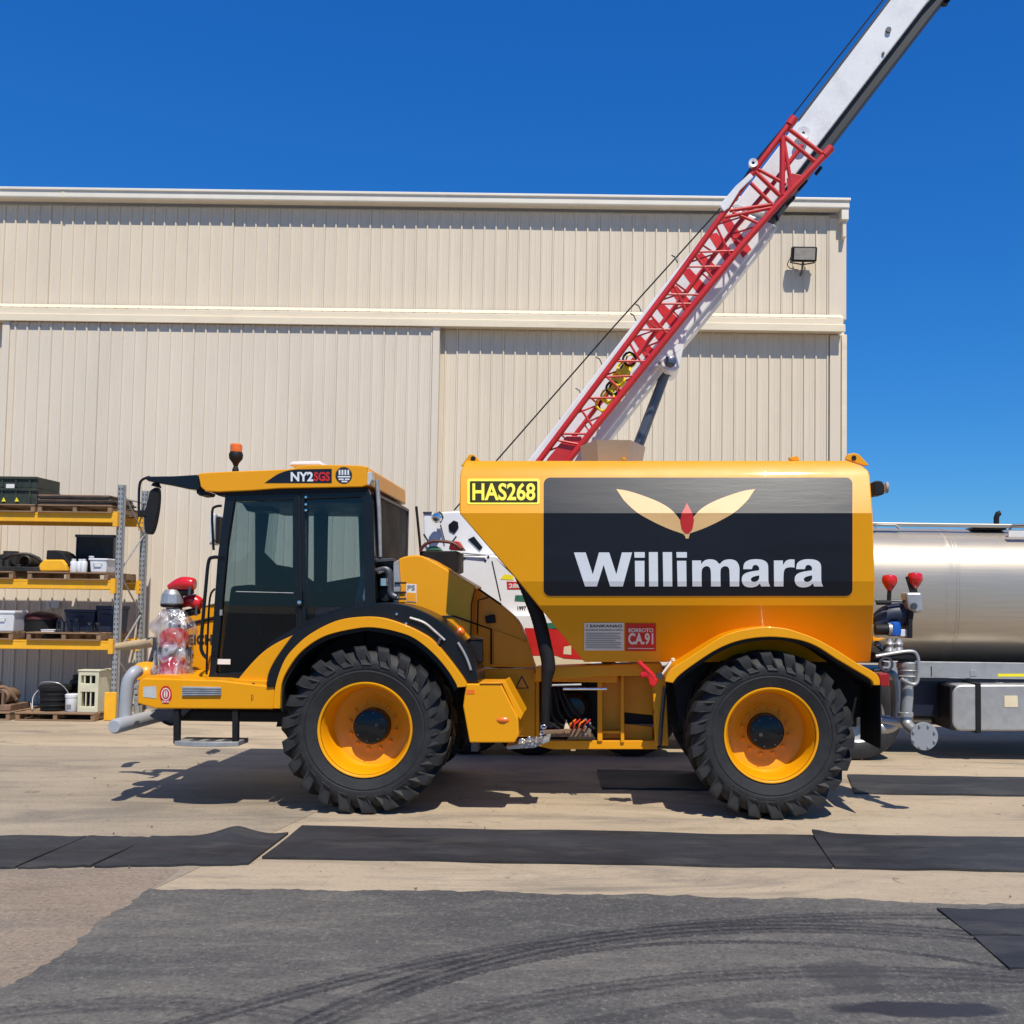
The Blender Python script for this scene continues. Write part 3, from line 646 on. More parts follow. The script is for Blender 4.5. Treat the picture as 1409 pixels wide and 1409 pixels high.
tub(RX(121), RX(145), PT['mr'], 0.21, YR-0.02, YR+0.3, M['pvc'], 'white lidded tub on the second shelf beside the upright')
br = thing('dark_panel', 'dark grimy framed panel leaning at the back of the second shelf', 'panel', (RX(132), YR+0.6, PT['mr']))
pbox('panel_sheet', 104, 156, 738, 786, YR+0.55, YR+0.58, M['grease'], br, 0.004)
for a in ((103, 157, 736, 739), (103, 157, 784, 787), (103, 106, 736, 787), (154, 157, 736, 787)): pbox('frame_bar', *a, YR+0.53, YR+0.60, M['steel'], br, 0.003)
tub(RX(-12), RX(22), PT['ll'], 0.31, YR-0.05, YR+0.35, M['pvc'], 'white rounded bin at the left end of the lowest shelf', name='white_bin', cat='bin')
dr_ = thing('drum', 'dark drum with a maroon domed lid at the back of the lowest shelf', 'drum', (RX(36), YR+.45, PT['ll']))
lathe('body', [(.24, 0), (.26, .02), (.26, .3), (.24, .31)], (RX(36), YR+.45, levels[2]), M['black_matt'], dr_, seg=20)
lathe('lid', [(.27, .30), (.27, .33), (.22, .38), (.08, .42), (0, .42)], (RX(36), YR+.45, levels[2]), M['maroon'], dr_, seg=20)
tub(RX(77), RX(119), PT['lr'], 0.34, YR+.25, YR+.7, M['navy'], 'navy storage tub behind the clear jars, lowest shelf')
tub(RX(121), RX(148), PT['lr'], 0.40, YR+.25, YR+.7, M['navy'], 'taller navy storage tub beside the upright, lowest shelf')
for k, px in enumerate((82, 93, 104)):
    jar(RX(px, 860), YR+0.02, PT['lr'], 0.055, 0.20, M['bottle'], ('left', 'middle', 'right')[k]+' clear plastic jar of the three in front of the left navy tub', group='clear jars on the lowest shelf', lid=M['navy'])
for k, px in enumerate((123, 134)):
    jar(RX(px, 860), YR+0.0, PT['lr'], 0.05, 0.15, M['bottle'], ('left', 'right')[k]+' short clear jar of the pair in front of the tall navy tub', group='short clear jars on the lowest shelf', lid=M['steel'])
pt_ = thing('parts_tray', 'small pale parts tray beside the clear jars, lowest shelf', 'tray', (RX(66), YR, PT['lr']))
box('tray_base', RX(58), RX(76), YR-.02, YR+.15, PT['lr']+.001, PT['lr']+.03, M['signwhite'], pt_, .006); box('tray_rim', RX(57.5), RX(76.5), YR-.026, YR+.156, PT['lr']+.03, PT['lr']+.038, M['pvc'], pt_, .003)
sk = thing('wall_socket', 'white twin socket box on the hangar wall behind the lowest shelf', 'socket', W(70, 832, YD-.05))
pbox('back_box', 63, 69, 827, 838, YD-.09, YD-.04, M['pvc'], sk, .008); pbox('cover', 69.5, 79, 826, 837, YD-.11, YD-.04, M['pvc'], sk, .01)
casting('rusty_casting', 'rusty brown machine casting on the ground under the rack, far left', 'casting', RX(-30), RX(22), PT['fl'], 0.42, YR-0.05, M['rust'], 5)
bk = thing('black_tub', 'black ribbed tub with a wire bail handle on the ground pallet', 'tub', (RX(68, 970), YR+.1, PT['fr']))
cx_ = RX(68, 970); zb = PT['fr']
lathe('body', [(.17, 0), (.19, .02), (.205, .30), (.225, .31), (.225, .36), (.20, .38), (0, .39)], (cx_, YR+.15, zb), M['black_matt'], bk, seg=24)
for k in range(3): lathe('hoop', [(.198, .07+.08*k), (.21, .078+.08*k), (.21, .09+.08*k), (.20, .098+.08*k)], (cx_, YR+.15, zb), M['black_matt'], bk, seg=24)
tube('handle', [(cx_-.225, YR+.15, zb+.33), (cx_-.29, YR+.08, zb+.2), (cx_-.25, YR+.0, zb+.02), (cx_-.29, YR+.02, zb+.12)], .008, M['galv'], bk, 6, 4)
tube('handle', [(cx_-.2, YR+.05, zb+.36), (cx_-.1, YR-.02, zb+.43), (cx_+.13, YR-.02, zb+.42), (cx_+.23, YR+.05, zb+.30), (cx_+.25, YR+.05, zb+.2)], .008, M['galv'], bk, 6, 4)
cn = thing('white_canister', 'small white lidded canister beside the black tub', 'canister', (RX(97, 970), YR+.02, zb))
lathe('body', [(.082, 0), (.088, .01), (.09, .22)], (RX(97, 970), YR+.04, zb), M['pvc'], cn, seg=20); lathe('lid', [(.096, .21), (.098, .25), (.08, .262), (0, .264)], (RX(97, 970), YR+.04, zb), M['pvc'], cn, seg=20)
box('label_patch', RX(94, 970), RX(100, 970), YR-.056, YR-.052, zb+.05, zb+.11, M['inkgrey'], cn, 0)
cb = thing('cream_cabinet', 'cream slotted cabinet with dark openings standing on the ground pallet', 'cabinet', (RX(128, 970), YR, zb))
xa, xb = RX(109, 970), RX(137, 970)
o = ext('body', [(xa, zb), (xb, zb), (xb, zb+.60), (xa, zb+.60)], YR-.06, YR+.35, M['creambox'], cb, holes=[[(xa+.04, zb+.42), (xb-.05, zb+.42), (xb-.05, zb+.54), (xa+.04, zb+.54)], [(xa+.04, zb+.08), (xb-.05, zb+.08), (xb-.05, zb+.30), (xa+.04, zb+.30)]], bevel=.006)
box('lid', xa-.01, xb+.02, YR-.07, YR+.36, zb+.602, zb+.625, M['creambox'], cb, .006)
box('inner_liner', xa+.02, xb-.02, YR+.05, YR+.3, zb+.01, zb+.58, M['black_matt'], cb, 0)
for k in range(3): box('slat', xa+.04+.07*k, xa+.055+.07*k, YR-.05, YR-.03, zb+.08, zb+.30, M['creambox'], cb, 0)
for k in range(2): box('slat', xa+.08+.09*k, xa+.10+.09*k, YR-.05, YR-.03, zb+.42, zb+.54, M['creambox'], cb, 0)
casting('black_machine', 'black greasy pump behind the tub on the ground under the rack', 'pump', RX(62, 970), RX(110, 970), PT['fr'], 0.52, YR+.32, M['grease'], 9)
sp = thing('steel_plate', 'brown steel plate leaning on the hangar wall beside the rack', 'plate', (RX(200), 16.4, 0))
ext('plate_sheet', XZ([(195, 760), (201, 755), (196, 975), (188, 975)], 16.4), 16.4, 16.43, M['rust'], sp, bevel=.003)
box('plate_rib', RX(190, 900, 16.4), RX(193, 900, 16.4), 16.37, 16.398, .02, 1.6, M['rust'], sp, .003)

# ------------------------------------------------------------------ mobile crane behind the truck
YB = 12.75
cr = thing('mobile_crane', 'white mobile crane with red lattice jib stowed along its raised boom', 'crane', (W(850, 1000, 12.6).x, 12.6, 0))
_a = W(740, 633, 12.85); _b = W(1224, 0, 12.55); _ax = (_b-_a).normalized(); _wv = Vector((_ax.z, 0, -_ax.x)).normalized()
BN = _ax.cross(_wv).normalized()
if BN.y > 0: BN = -BN          # unit normal of the boom's side, towards the yard
def BP(px, py, off=0.0): return PL(px, py, _a-BN*off, BN)
def bprism(name, pts, o0, o1, mat, parent=None, bevel=.006):
    bm = bmesh.new(); A = [BP(x, y, o0) for x, y in pts]; Q = [p-BN*(o1-o0) for p in A]
    va = [bm.verts.new(p) for p in A]; vb = [bm.verts.new(p) for p in Q]; n = len(pts)
    bm.faces.new(va); bm.faces.new(vb[::-1])
    for i in range(n): bm.faces.new((va[i], vb[i], vb[(i+1) % n], va[(i+1) % n]))
    return finish(bm, name, mat, parent, bevel)
main = bprism('boom_base_section', [(716, 647), (922, 381), (990, 297), (1006, 284), (1064, 308), (1000, 391), (936, 469), (898, 517), (828, 606), (800, 640)], 0, 0.55, M['boomwhite'], cr, bevel=.02)
bprism('underside_plate', [(1064, 308), (1000, 391), (936, 469), (898, 517), (828, 606), (833, 611), (903, 522), (941, 474), (1005, 396), (1069, 313)], .06, .50, M['boomwhite'], main, bevel=.008)
tele = bprism('boom_extension', [(1010, 282), (1096, 169), (1224, 0), (1300, -100), (1370, -100), (1275, 4), (1124, 201), (1052, 296)], 0.06, 0.50, M['boomwhite'], cr, bevel=.015)
bprism('underside_strip', [(1052, 296), (1124, 201), (1275, 4), (1370, -100), (1392, -100), (1298, 0), (1140, 205), (1068, 302)], 0.13, 0.44, M['underboom'], tele, bevel=.01)  # dark grey strip along the lower side of the extension
bprism('edge_strip', [(1097.5, 164), (1225, -4), (1227.5, -4), (1100, 165)], 0.05, 0.058, M['underboom'], tele, bevel=0)
lathe('pin', [(0, -.03), (.035, -.03), (.035, .02)], BP(1222, 42, .06), M['steel'], tele, axis='Y', seg=14)
lathe('pin', [(0, -.02), (.018, -.02), (.018, .02)], BP(1215, 74, .06), M['steel'], tele, axis='Y', seg=10)
lathe('sheave', [(.02, -.02), (.085, -.03), (.075, 0), (.085, .03), (.02, .03)], BP(1105, 184, -.02), M['boomwhite'], tele, axis='Y', seg=20)
lathe('sheave', [(.02, -.03), (.06, -.04), (.05, 0), (.06, .04), (.02, .04)], BP(1300, 1, .25), M['black_matt'], tele, axis='Y', seg=16)
# red warning stripes on the boom side
STR = [((994, 302), (1024, 347)), ((977, 324), (1003, 357)), ((957, 352), (985, 379)), ((940, 373), (967, 403)), ((922, 397), (947, 425)), ((904, 422), (930, 449)), ((890, 443), (913, 469)), ((872, 465), (893, 489))]
for (a, b) in STR:
    decal('warning_stripe', [(a[0]-3, a[1]-1), (a[0]+9, a[1]-4), (b[0]+10, b[1]-4), (b[0]-2, b[1]+8)], lambda x, y: BP(x, y, -.003), M['stripe'], main)
# lift cylinder and its pivot plates
pl = bprism('pivot_plate', [(893, 512), (936, 469), (945, 455), (940, 480), (935, 505), (928, 512), (916, 510), (905, 500)], -.03, .58, M['boomwhite'], cr, bevel=.01)
lathe('pivot_pin', [(0, -.05), (.05, -.05), (.09, -.02), (.09, .66), (0, .66)], BP(922, 498, 0), M['cylinder'], pl, axis='Y', seg=20)
cyl = tube('lift_cylinder', [BP(921, 500, .25), BP(880, 608, .25), BP(845, 700, .25)], [.062, .072, .072], M['cylinder'], cr, 18)
tube('cylinder_collar', [BP(918, 507, .25), BP(915, 515, .25)], .085, M['cylinder'], cyl, 18)
# lattice jib
jib = None
def chord_l(y, dx=0):
    P = [(712, 672), (742.6, 633), (932, 381), (993, 297), (1039, 233), (1089, 166)]
    for (xa, ya), (xb, yb) in zip(P, P[1:]):
        if yb <= y <= ya: return xa+(xb-xa)*(y-ya)/(yb-ya)
    return P[0][0]
def chord_r(y):
    P = [(752, 672), (789, 625), (947.6, 428), (1023, 335), (1071, 281), (1140, 208)]
    for (xa, ya), (xb, yb) in zip(P, P[1:]):
        if yb <= y <= ya: return xa+(xb-xa)*(y-ya)/(yb-ya)
    return P[0][0]
YJ = -.46; YJB = -.14
def CL(y, Y=YJ): return BP(chord_l(y), y, Y)
def CR(y, Y=YJ): return BP(chord_r(y), y, Y)
jib = tube('jib_chord', [BP(712, 672, YJ), BP(742.6, 633, YJ), BP(932, 381, YJ), BP(993, 297, YJ), BP(1039, 233, YJ), BP(1089, 167, YJ)], .038, M['red'], cr, 12)
tube('jib_chord', [BP(752, 672, YJ), BP(789, 625, YJ), BP(947.6, 428, YJ), BP(1023, 335, YJ), BP(1071, 281, YJ), BP(1140, 208, YJ)], .042, M['red'], cr, 12)
tube('rear_chord', [BP(735, 672, YJB), BP(769, 627, YJB), BP(942, 405, YJB), BP(1010, 315, YJB), BP(1062, 255, YJB), BP(1104, 200, YJB)], .03, M['red'], cr, 10)
def rc(y):
    P = [(735, 672), (769, 627), (942, 405), (1010, 315), (1062, 255), (1104, 200)]
    for (xa, ya), (xb, yb) in zip(P, P[1:]):
        if yb <= y <= ya: return BP(xa+(xb-xa)*(y-ya)/(yb-ya), y, YJB)
    return BP(*P[0], YJB)
for (ya, yb) in ((597, 597), (548, 547), (497, 497), (453.5, 453.5), (418, 418), (405, 405.5), (367, 367), (347, 345), (519, 517)):
    tube('lattice_brace', [CL(ya), CR(yb)], .014, M['red'], cr, 8)
for (ya, yb) in ((309, 355), (349, 385), (390, 430), (432, 462), (470, 505), (515, 540), (560, 590), (605, 612)):
    tube('lattice_brace', [CL(ya), CR(yb)], .015, M['red'], cr, 8)
for k, y in enumerate(range(310, 640, 26)):
    tube('side_brace', [CL(y), rc(y+ (13 if k % 2 else -13))], .012, M['red'], cr, 6)
    tube('side_brace', [CR(y), rc(y+ (-13 if k % 2 else 13))], .012, M['red'], cr, 6)
def jt(a, b, r=.022, Y0=YJ, Y1=YJ): tube('end_frame_tube', [BP(*a, Y0), BP(*b, Y1)], r, M['red'], cr, 10)
for a, b, r in (((1086, 178), (1132, 212), .028), ((1079, 188), (1121, 222), .026), ((1077, 188), (1076, 269), .036), ((1078, 190), (1089, 257), .024), ((1039, 236), (1075, 271), .028), ((1043, 233), (1082, 254), .022), ((1033, 252), (1065, 284), .024), ((997, 299), (1066, 285), .022), ((1004, 290), (1065, 281), .022), ((1008, 292), (1045, 308), .018)): jt(a, b, r)
tube('end_boss', [BP(1086, 172, YJ), BP(1093, 162, YJ)], .055, M['red'], cr, 14); tube('end_boss', [BP(1134, 214, YJ), BP(1144, 203, YJ)], .05, M['red'], cr, 14)
bprism('gusset', [(1083, 245), (1090, 238), (1104, 241), (1112, 233), (1096, 258), (1085, 262)], YJ-.02, YJ+.02, M['red'], cr, bevel=.004)
bprism('jib_bracket', [(990, 282), (1012, 256), (1032, 238), (1037, 243), (1018, 262), (1003, 286), (996, 291)], YJ-.05, YJ+.0, M['boomwhite'], cr, bevel=.008)
lathe('jib_sheave', [(.02, -.02), (.055, -.03), (.045, 0), (.055, .03), (.02, .03)], BP(1036, 225, YJ-.03), M['boomwhite'], cr, axis='Y', seg=18)
bprism('jib_foot', [(752, 633), (779, 600), (800, 600), (800, 612), (783, 636), (752, 640)], YJ+.03, YJ+.10, M['red'], cr, bevel=.01)
for a, b, c_ in (((1122, 240), (1130, 230), (1118, 242)), ((1098, 262), (1110, 248), (1098, 262)), ((1082, 283), (1093, 271), (1086, 287)), ((1068, 297), (1070, 304), (1065, 300))):
    tube('hook_clip', [BP(*a, YJ+.1), BP(*b, YJ+.1)], .022, M['black_matt'], cr, 8)
for k, (px, py) in enumerate(((866, 494), (858, 508), (851, 521), (843, 534), (836, 545), (829, 556))):
    p = BP(px, py, YJ+.16); s = .10
    tube('hose_loop', [p+Vector((s*math.cos(a)*.8, .02*math.sin(3*a), s*math.sin(a)*.8)) for a in [2*math.pi*i/12 for i in range(13)]], .016, M['signyellow'] if k % 3 else M['black_matt'], cr, 6)
    tube('hose_loop', [p+Vector((.06*math.cos(a)+.02, .05+.02*math.sin(2*a), .08*math.sin(a)-.01)) for a in [2*math.pi*i/12 for i in range(13)]], .012, M['black_matt'] if k % 2 else M['signyellow'], cr, 6)
bprism('yellow_block', [(846, 512), (860, 500), (868, 508), (852, 530), (840, 545), (836, 535)], YJ+.19, YJ+.26, M['signyellow'], cr, bevel=.01)
tube('hoist_rope', [BP(625, 702, .2), BP(684, 633, .2), BP(845, 449, .2), BP(990, 288, .2), BP(1218, -4, .2), BP(1300, -110, .2)], .010, M['black_matt'], cr, 6)
tube('pendant_rope', [BP(993, 290, YJ), BP(1039, 222, YJ), BP(1090, 160, YJ)], .008, M['black_matt'], cr, 6)
for px, py in ((930, 357), (880, 424), (873, 437), (826, 497), (798, 540), (776, 581)):
    tube('rope_guide', [BP(px-6, py-6, .1), BP(px-1, py-3, .1), BP(px+2, py+4, .02)], .009, M['steel'], cr, 6)
# carrier: superstructure, body, stripes, chassis, wheels
YC = 12.35
ss = prism('superstructure', [(628, 766), (680, 764), (700, 770), (850, 930), (850, 918), (680, 918), (628, 850)], YC, YC+1.9, M['white'], cr, bevel=.02)
cabw = prism('operator_cab', [(582, 706), (632, 703), (690, 755), (690, 764), (628, 764), (584, 762)], YC+.25, YC+1.5, M['white'], cr, bevel=.02)
prism('cab_window', [(644, 742), (652, 738), (664, 753), (660, 758)], YC+.235, YC+.248, M['black'], cabw, bevel=.003)
prism('cab_window', [(617, 722), (624, 716), (630, 718), (631, 726), (625, 734), (618, 730)], YC+.235, YC+.248, M['black'], cabw, bevel=.003)
prism('cab_trim', [(582, 704), (594, 704), (594, 707), (582, 707)], YC+.235, YC+.30, M['steel'], cabw, bevel=.003)
lathe('mirror', [(0, -.05), (.05, -.04), (.07, 0), (.05, .03), (0, .03)], W(601, 712, YC+.1), M['chrome'], cabw, axis='Y', seg=14)
prism('mirror_back', [(604, 703), (608, 706), (610, 712), (606, 720), (603, 716)], YC+.1, YC+.14, M['black_matt'], cabw, bevel=.003)
tube('wiper', [W(606, 722, YC+.22), W(612, 745, YC+.22)], .008, M['black_matt'], cabw, 6)
tube('wiper', [W(583, 735, YC+.2), W(591, 748, YC+.2)], .012, M['black_matt'], cabw, 6)
tube('lever', [W(628, 738, YC+.2), W(622, 746, YC+.2)], .012, M['steel'], cabw, 6)
tube('door_seam', [W(677, 772, YC-.003), W(689, 826, YC-.003)], .007, M['black_matt'], ss, 6)
for px, py in ((639, 768), (668, 771), (672, 766)): lathe('bolt', [(0, -.015), (.014, -.01), (.014, .01)], W(px, py, YC), M['black_matt'], ss, axis='Y', seg=8)
prism('grab_rail', [(636, 760), (668, 763), (668, 765), (636, 762)], YC-.04, YC-.02, M['galv'], ss, bevel=.002)
fn = lambda x, y: W(x, y, YC-.004)
decal('sticker', [(688, 797), (694, 790), (706, 792), (706, 798)], fn, M['signyellow'], ss)
o = decal('sticker', [(697, 800), (720, 801), (720, 811), (698, 811)], fn, M['signred'], ss)
decal('sticker_lettering', text2d('288', .03), lambda x, y: W(x, y, YC-.007), M['signwhite'], o, rect=(700, 803, 717, 809))
o = decal('sticker', [(709, 819), (724, 819), (724, 828), (708, 827)], fn, M['green'], ss)
decal('sticker_lettering', text2d('1997', .03), fn, M['inkblack'], ss, rect=(712, 834, 724, 840))
body = prism('carrier_body', [(690, 846), (815, 846), (815, 918), (690, 918)], YC-.1, YC+2.2, M['white'], cr, bevel=.015)
fn2 = lambda x, y: W(x, y, YC-.104)
decal('red_band', [(722, 864), (812, 866), (812, 908), (776, 906), (765, 902), (722, 902)], fn2, M['red'], body)
decal('green_band', [(746, 858), (790, 854), (790, 866), (748, 866)], fn2, M['green'], body)
decal('cream_band', [(722, 903), (765, 903), (776, 907), (812, 909), (812, 917), (722, 917)], fn2, M['cream'], body)
decal('cream_patch', [(776, 890), (786, 888), (786, 901), (775, 900)], lambda x, y: W(x, y, YC-.107), M['cream'], body)
box('chassis', W(560, 950, YC).x, W(1170, 950, YC).x, YC+.35, YC+2.0, W(800, 985, YC).z, W(800, 921, YC).z, M['navyframe'], cr, .02)
box('counterweight', W(840, 850, YC).x, W(1130, 850, YC).x, YC+.1, YC+2.0, W(900, 918, YC).z, W(900, 740, YC).z, M['white'], cr, .02)

def small_wheel(parent, c, R, wd, name='wheel'):
    hub = lathe(name, [(0, .02), (R*.2, .02), (R*.22, .06), (R*.22, .2)], c, M['steel'], parent, axis='Y', seg=20)
    lathe('tyre', [(R*.6, .02), (R*.66, 0), (R*.85, -.01), (R*.96, .01), (R, .05), (R, wd-.05), (R*.95, wd), (R*.6, wd-.02)], c, M['rubber'], hub, axis='Y', seg=36)
    lathe('rim', [(R*.60, .015), (R*.56, .03), (R*.54, .10), (R*.22, .14), (R*.21, .09)], c, M['galv'], hub, axis='Y', seg=28)
    return hub
R1 = .56
for px in (640, 732, 870):
    p = W(px, 980, YC-.1); small_wheel(cr, Vector((p.x, YC-.1, R1)), R1, .35)

# ------------------------------------------------------------------ stainless tanker on the right
YT = 12.5
tk = thing('tanker_truck', 'stainless steel tanker truck parked beyond the water truck', 'tanker', (W(1350, 1000, YT).x, YT, 0))
zc = (W(1300, 727, 13.3).z+W(1300, 914, 13.3).z)/2; rz = (W(1300, 727, 13.3).z-W(1300, 914, 13.3).z)/2
def ell(name, x0, x1, k, mat, parent, seg=64, mid=0):
    bm = bmesh.new(); rings = []
    for x in [x0+(x1-x0)*i/(mid+1) for i in range(mid+2)]:
        rings.append([bm.verts.new((x, 13.5+1.0*k*math.copysign(abs(math.cos(a))**.8, math.cos(a)), zc+rz*k*math.copysign(abs(math.sin(a))**.8, math.sin(a)))) for a in [2*math.pi*j/seg for j in range(seg)]])
    for A, Bq in zip(rings, rings[1:]):
        for j in range(seg): bm.faces.new((A[j], A[(j+1) % seg], Bq[(j+1) % seg], Bq[j]))
    bm.faces.new(rings[0]); bm.faces.new(rings[-1])
    return finish(bm, name, mat, parent, 0, True, 30)
xa = W(1130, 820, YT).x; xb = xa+7.5
shell = ell('tank_shell', xa, xb, 1.0, M['tankmetal'], tk)
for px in (1318, 1322, 1560): 
    x = W(px, 820, YT).x; ell('weld_band', x-.012, x+.012, 1.003, M['tankmetal'], shell)
x = W(1308, 820, YT).x; ell('wrap_band', x-.05, x+.05, 1.0015, M['tankmetal'], shell)
rail = box('roof_rail', W(1195, 733, YT).x, xb, 12.92, 12.96, zc+rz*.985, zc+rz*.985+.05, M['tankmetal'], tk, .01)
tube('roof_handrail', [W(1205, 727, 12.9), W(1206, 722, 12.9), W(1232, 722.5, 12.9), W(1237, 727, 12.9)], .016, M['galv'], tk, 8)
prism('vent_base', [(1338, 729), (1340, 725), (1384, 725), (1386, 729)], 12.95, 13.3, M['black_matt'], tk, bevel=.01)
tube('vent_pipe', [W(1371, 727, 13.1), W(1371, 712, 13.1), W(1373, 707, 13.1), W(1376, 706, 13.1)], .035, M['black_matt'], tk, 10)
pbox('roof_box', 1344, 1354, 722, 727, 13.0, 13.2, M['steel'], tk, .01)
pbox('tank_plate', 1388, 1440, 731, 739, 12.72, 12.75, M['signwhite'], tk, .003)
tube('plate_handle', [W(1389, 729, 12.8), W(1393, 723, 12.8), W(1430, 721, 12.8)], .016, M['steel'], tk, 8)
sk2 = pbox('side_skirt', 1215, 1700, 916, 932, YT, YT+.06, M['alloy'], tk, .006)
for px in (1281, 1420): pbox('skirt_joint', px, px+1.2, 917, 931, YT-.004, YT+.01, M['black_matt'], sk2, 0)
pbox('skirt_lamp', 1335, 1344, 922, 930, YT-.008, YT, M['galv'], sk2, .002)
decal('yellow_marker', [(1373, 927), (1409, 927), (1409, 931), (1373, 931)], lambda a, b: W(a, b, YT-.003), M['signyellow'], sk2)
pbox('chassis_rail', 1190, 1750, 933, 985, YT+.2, YT+2.0, M['navyframe'], tk, .02)
fuel = prism('fuel_tank', rrect(1310, 942, 1480, 1006, 14, 6), YT-.25, YT+.45, M['alloy'], tk, bevel=.02, smooth=True)
prism('fuel_tank_end', rrect(1307, 943, 1317, 1005, 4, 4), YT-.24, YT+.44, M['black_matt'], fuel, bevel=.01)
for px in (1343, 1440): pbox('tank_strap', px, px+7, 940, 1009, YT-.265, YT+.46, M['black_matt'], fuel, .006)
lathe('filler_cap', [(.05, 0), (.055, .01), (.055, .04), (.03, .05), (0, .05)], W(1375, 943, YT+.05), M['chrome'], fuel, seg=16)
decal('tank_label', [(1382, 957), (1400, 957), (1401, 973), (1382, 973)], lambda a, b: W(a, b, YT-.256), M['cream'], fuel)
tube('prop_shaft', [W(1255, 991, YT+.6), W(1310, 991, YT+.6)], .055, M['alloy'], tk, 14)
p = W(1181, 980, YT-.3); small_wheel(tk, Vector((p.x, YT-.3, .53)), .53, .35); small_wheel(tk, Vector((p.x+3.9, YT-.3, .53)), .53, .35); small_wheel(tk, Vector((p.x+3.9, YT+1.7, .53)), .53, .35)

# ------------------------------------------------------------------ the yellow water truck
YC2 = YN+TW/2
tr = thing('water_truck', 'yellow and black articulated water truck with a faceted side tank', 'truck', (T(780, 1000).x, YC2, 0))
# --- tank
ROWS = [(634, .282, 641, 1166), (641, .237, 637, 1186), (648, .204, 634.5, 1195), (655, .18, 633, 1197), (706, .05, 632, 1201), (800, .10, 713, 1204), (833, .16, 740, 1203), (911, .45, 804, 1198)]
FAC = []
for (ya, da, *_), (yb, db, *_) in zip(ROWS, ROWS[1:]):
    a, b, c = T(700, ya, da), T(1150, ya, da), T(900, yb, db); n = (b-a).cross(c-a).normalized()
    if n.y > 0: n = -n
    FAC.append((ya, yb, a, n))
def TS(e):
    def f(px, py):
        for ya, yb, a, n in FAC:
            if py <= yb+1e-4: break
        return PL(px, py, a+n*e, n)
    return f
bm = bmesh.new(); near = [[], []]; far = [[], []]
for y, d, xl, xr in ROWS:
    for i, x in enumerate((xl, xr)):
        p = T(x, y, d); near[i].append(bm.verts.new(p)); far[i].append(bm.verts.new((p.x, 2*YC2-p.y, p.z)))
n = len(ROWS)
for i in range(n-1):
    bm.faces.new((near[0][i], near[0][i+1], near[1][i+1], near[1][i])); bm.faces.new((far[0][i], far[1][i], far[1][i+1], far[0][i+1]))
    bm.faces.new((near[0][i], far[0][i], far[0][i+1], near[0][i+1])); bm.faces.new((near[1][i], near[1][i+1], far[1][i+1], far[1][i]))
bm.faces.new((near[0][0], near[1][0], far[1][0], far[0][0])); bm.faces.new((near[0][-1], far[0][-1], far[1][-1], near[1][-1]))
tank = finish(bm, 'tank', M['yellow'], tr, .010, True, 10.5, seg=3)
# vinyl panels in three sheets, with the seam between them
def vin(pts): return decal('vinyl_panel', pts, TS(.004), M['vinyl'], tank, rows=(706, 800))
rr = rrect(748, 657, 1173, 820, 9)
def clip(x0, x1):
    b = bmesh.new(); b.faces.new([b.verts.new((x, y, 0)) for x, y in rr])
    for xx, s in ((x0, -1), (x1, 1)):
        bmesh.ops.bisect_plane(b, geom=b.verts[:]+b.edges[:]+b.faces[:], plane_co=(xx, 0, 0), plane_no=(s, 0, 0), clear_outer=True)
    f = max(b.faces, key=lambda q: q.calc_area()); out = [(v.co.x, v.co.y) for v in f.verts]; b.free(); return out
ro = rrect(746.6, 655.6, 1174.4, 821.4, 10)
decal('panel_edging', ro, TS(.002), M['yellow_trim'], tank, rows=(706, 800))
for a, b in ((740, 904.93), (905.07, 1052.93), (1053.07, 1180)): vin(clip(a, b))
for px in (905, 1053):
    decal('weld_seam', [(px-.5, 634.3), (px+.5, 634.3), (px+.5, 655.3), (px-.5, 655.3)], TS(.0025), M['yellow_trim'], tank, rows=(641, 648, 655))
# emblem: two leaves and a red bud
def leaf(pts): decal('emblem_leaf', [tuple(p) for p in pts], TS(.007), M['leaf'], tank, rows=(706,))
LL = [(848, 673), (862, 675), (882, 681), (905, 690), (922, 700), (934, 713), (941, 726), (946, 737)]
LR = [(946, 738), (938, 734), (921, 728), (899, 718), (875, 704), (858, 688)]
left = [(p[0], p[1]) for p in catmull([(*q, 0) for q in LL], 4)]+[(p[0], p[1]) for p in catmull([(*q, 0) for q in LR], 4)][1:]
leaf(left); leaf([(1887-x, y) for x, y in left])
decal('emblem_stem', [(941, 731), (946, 735), (950, 731), (947.5, 741), (943.5, 741)], TS(.009), M['leaf'], tank)
bud = [(945, 692), (949, 699), (953, 707), (955, 716), (953, 727), (948, 734), (943, 734), (938, 727), (936, 716), (938, 706), (942, 699)]
decal('emblem_bud', bud, TS(.011), M['signred'], tank, rows=(706,))
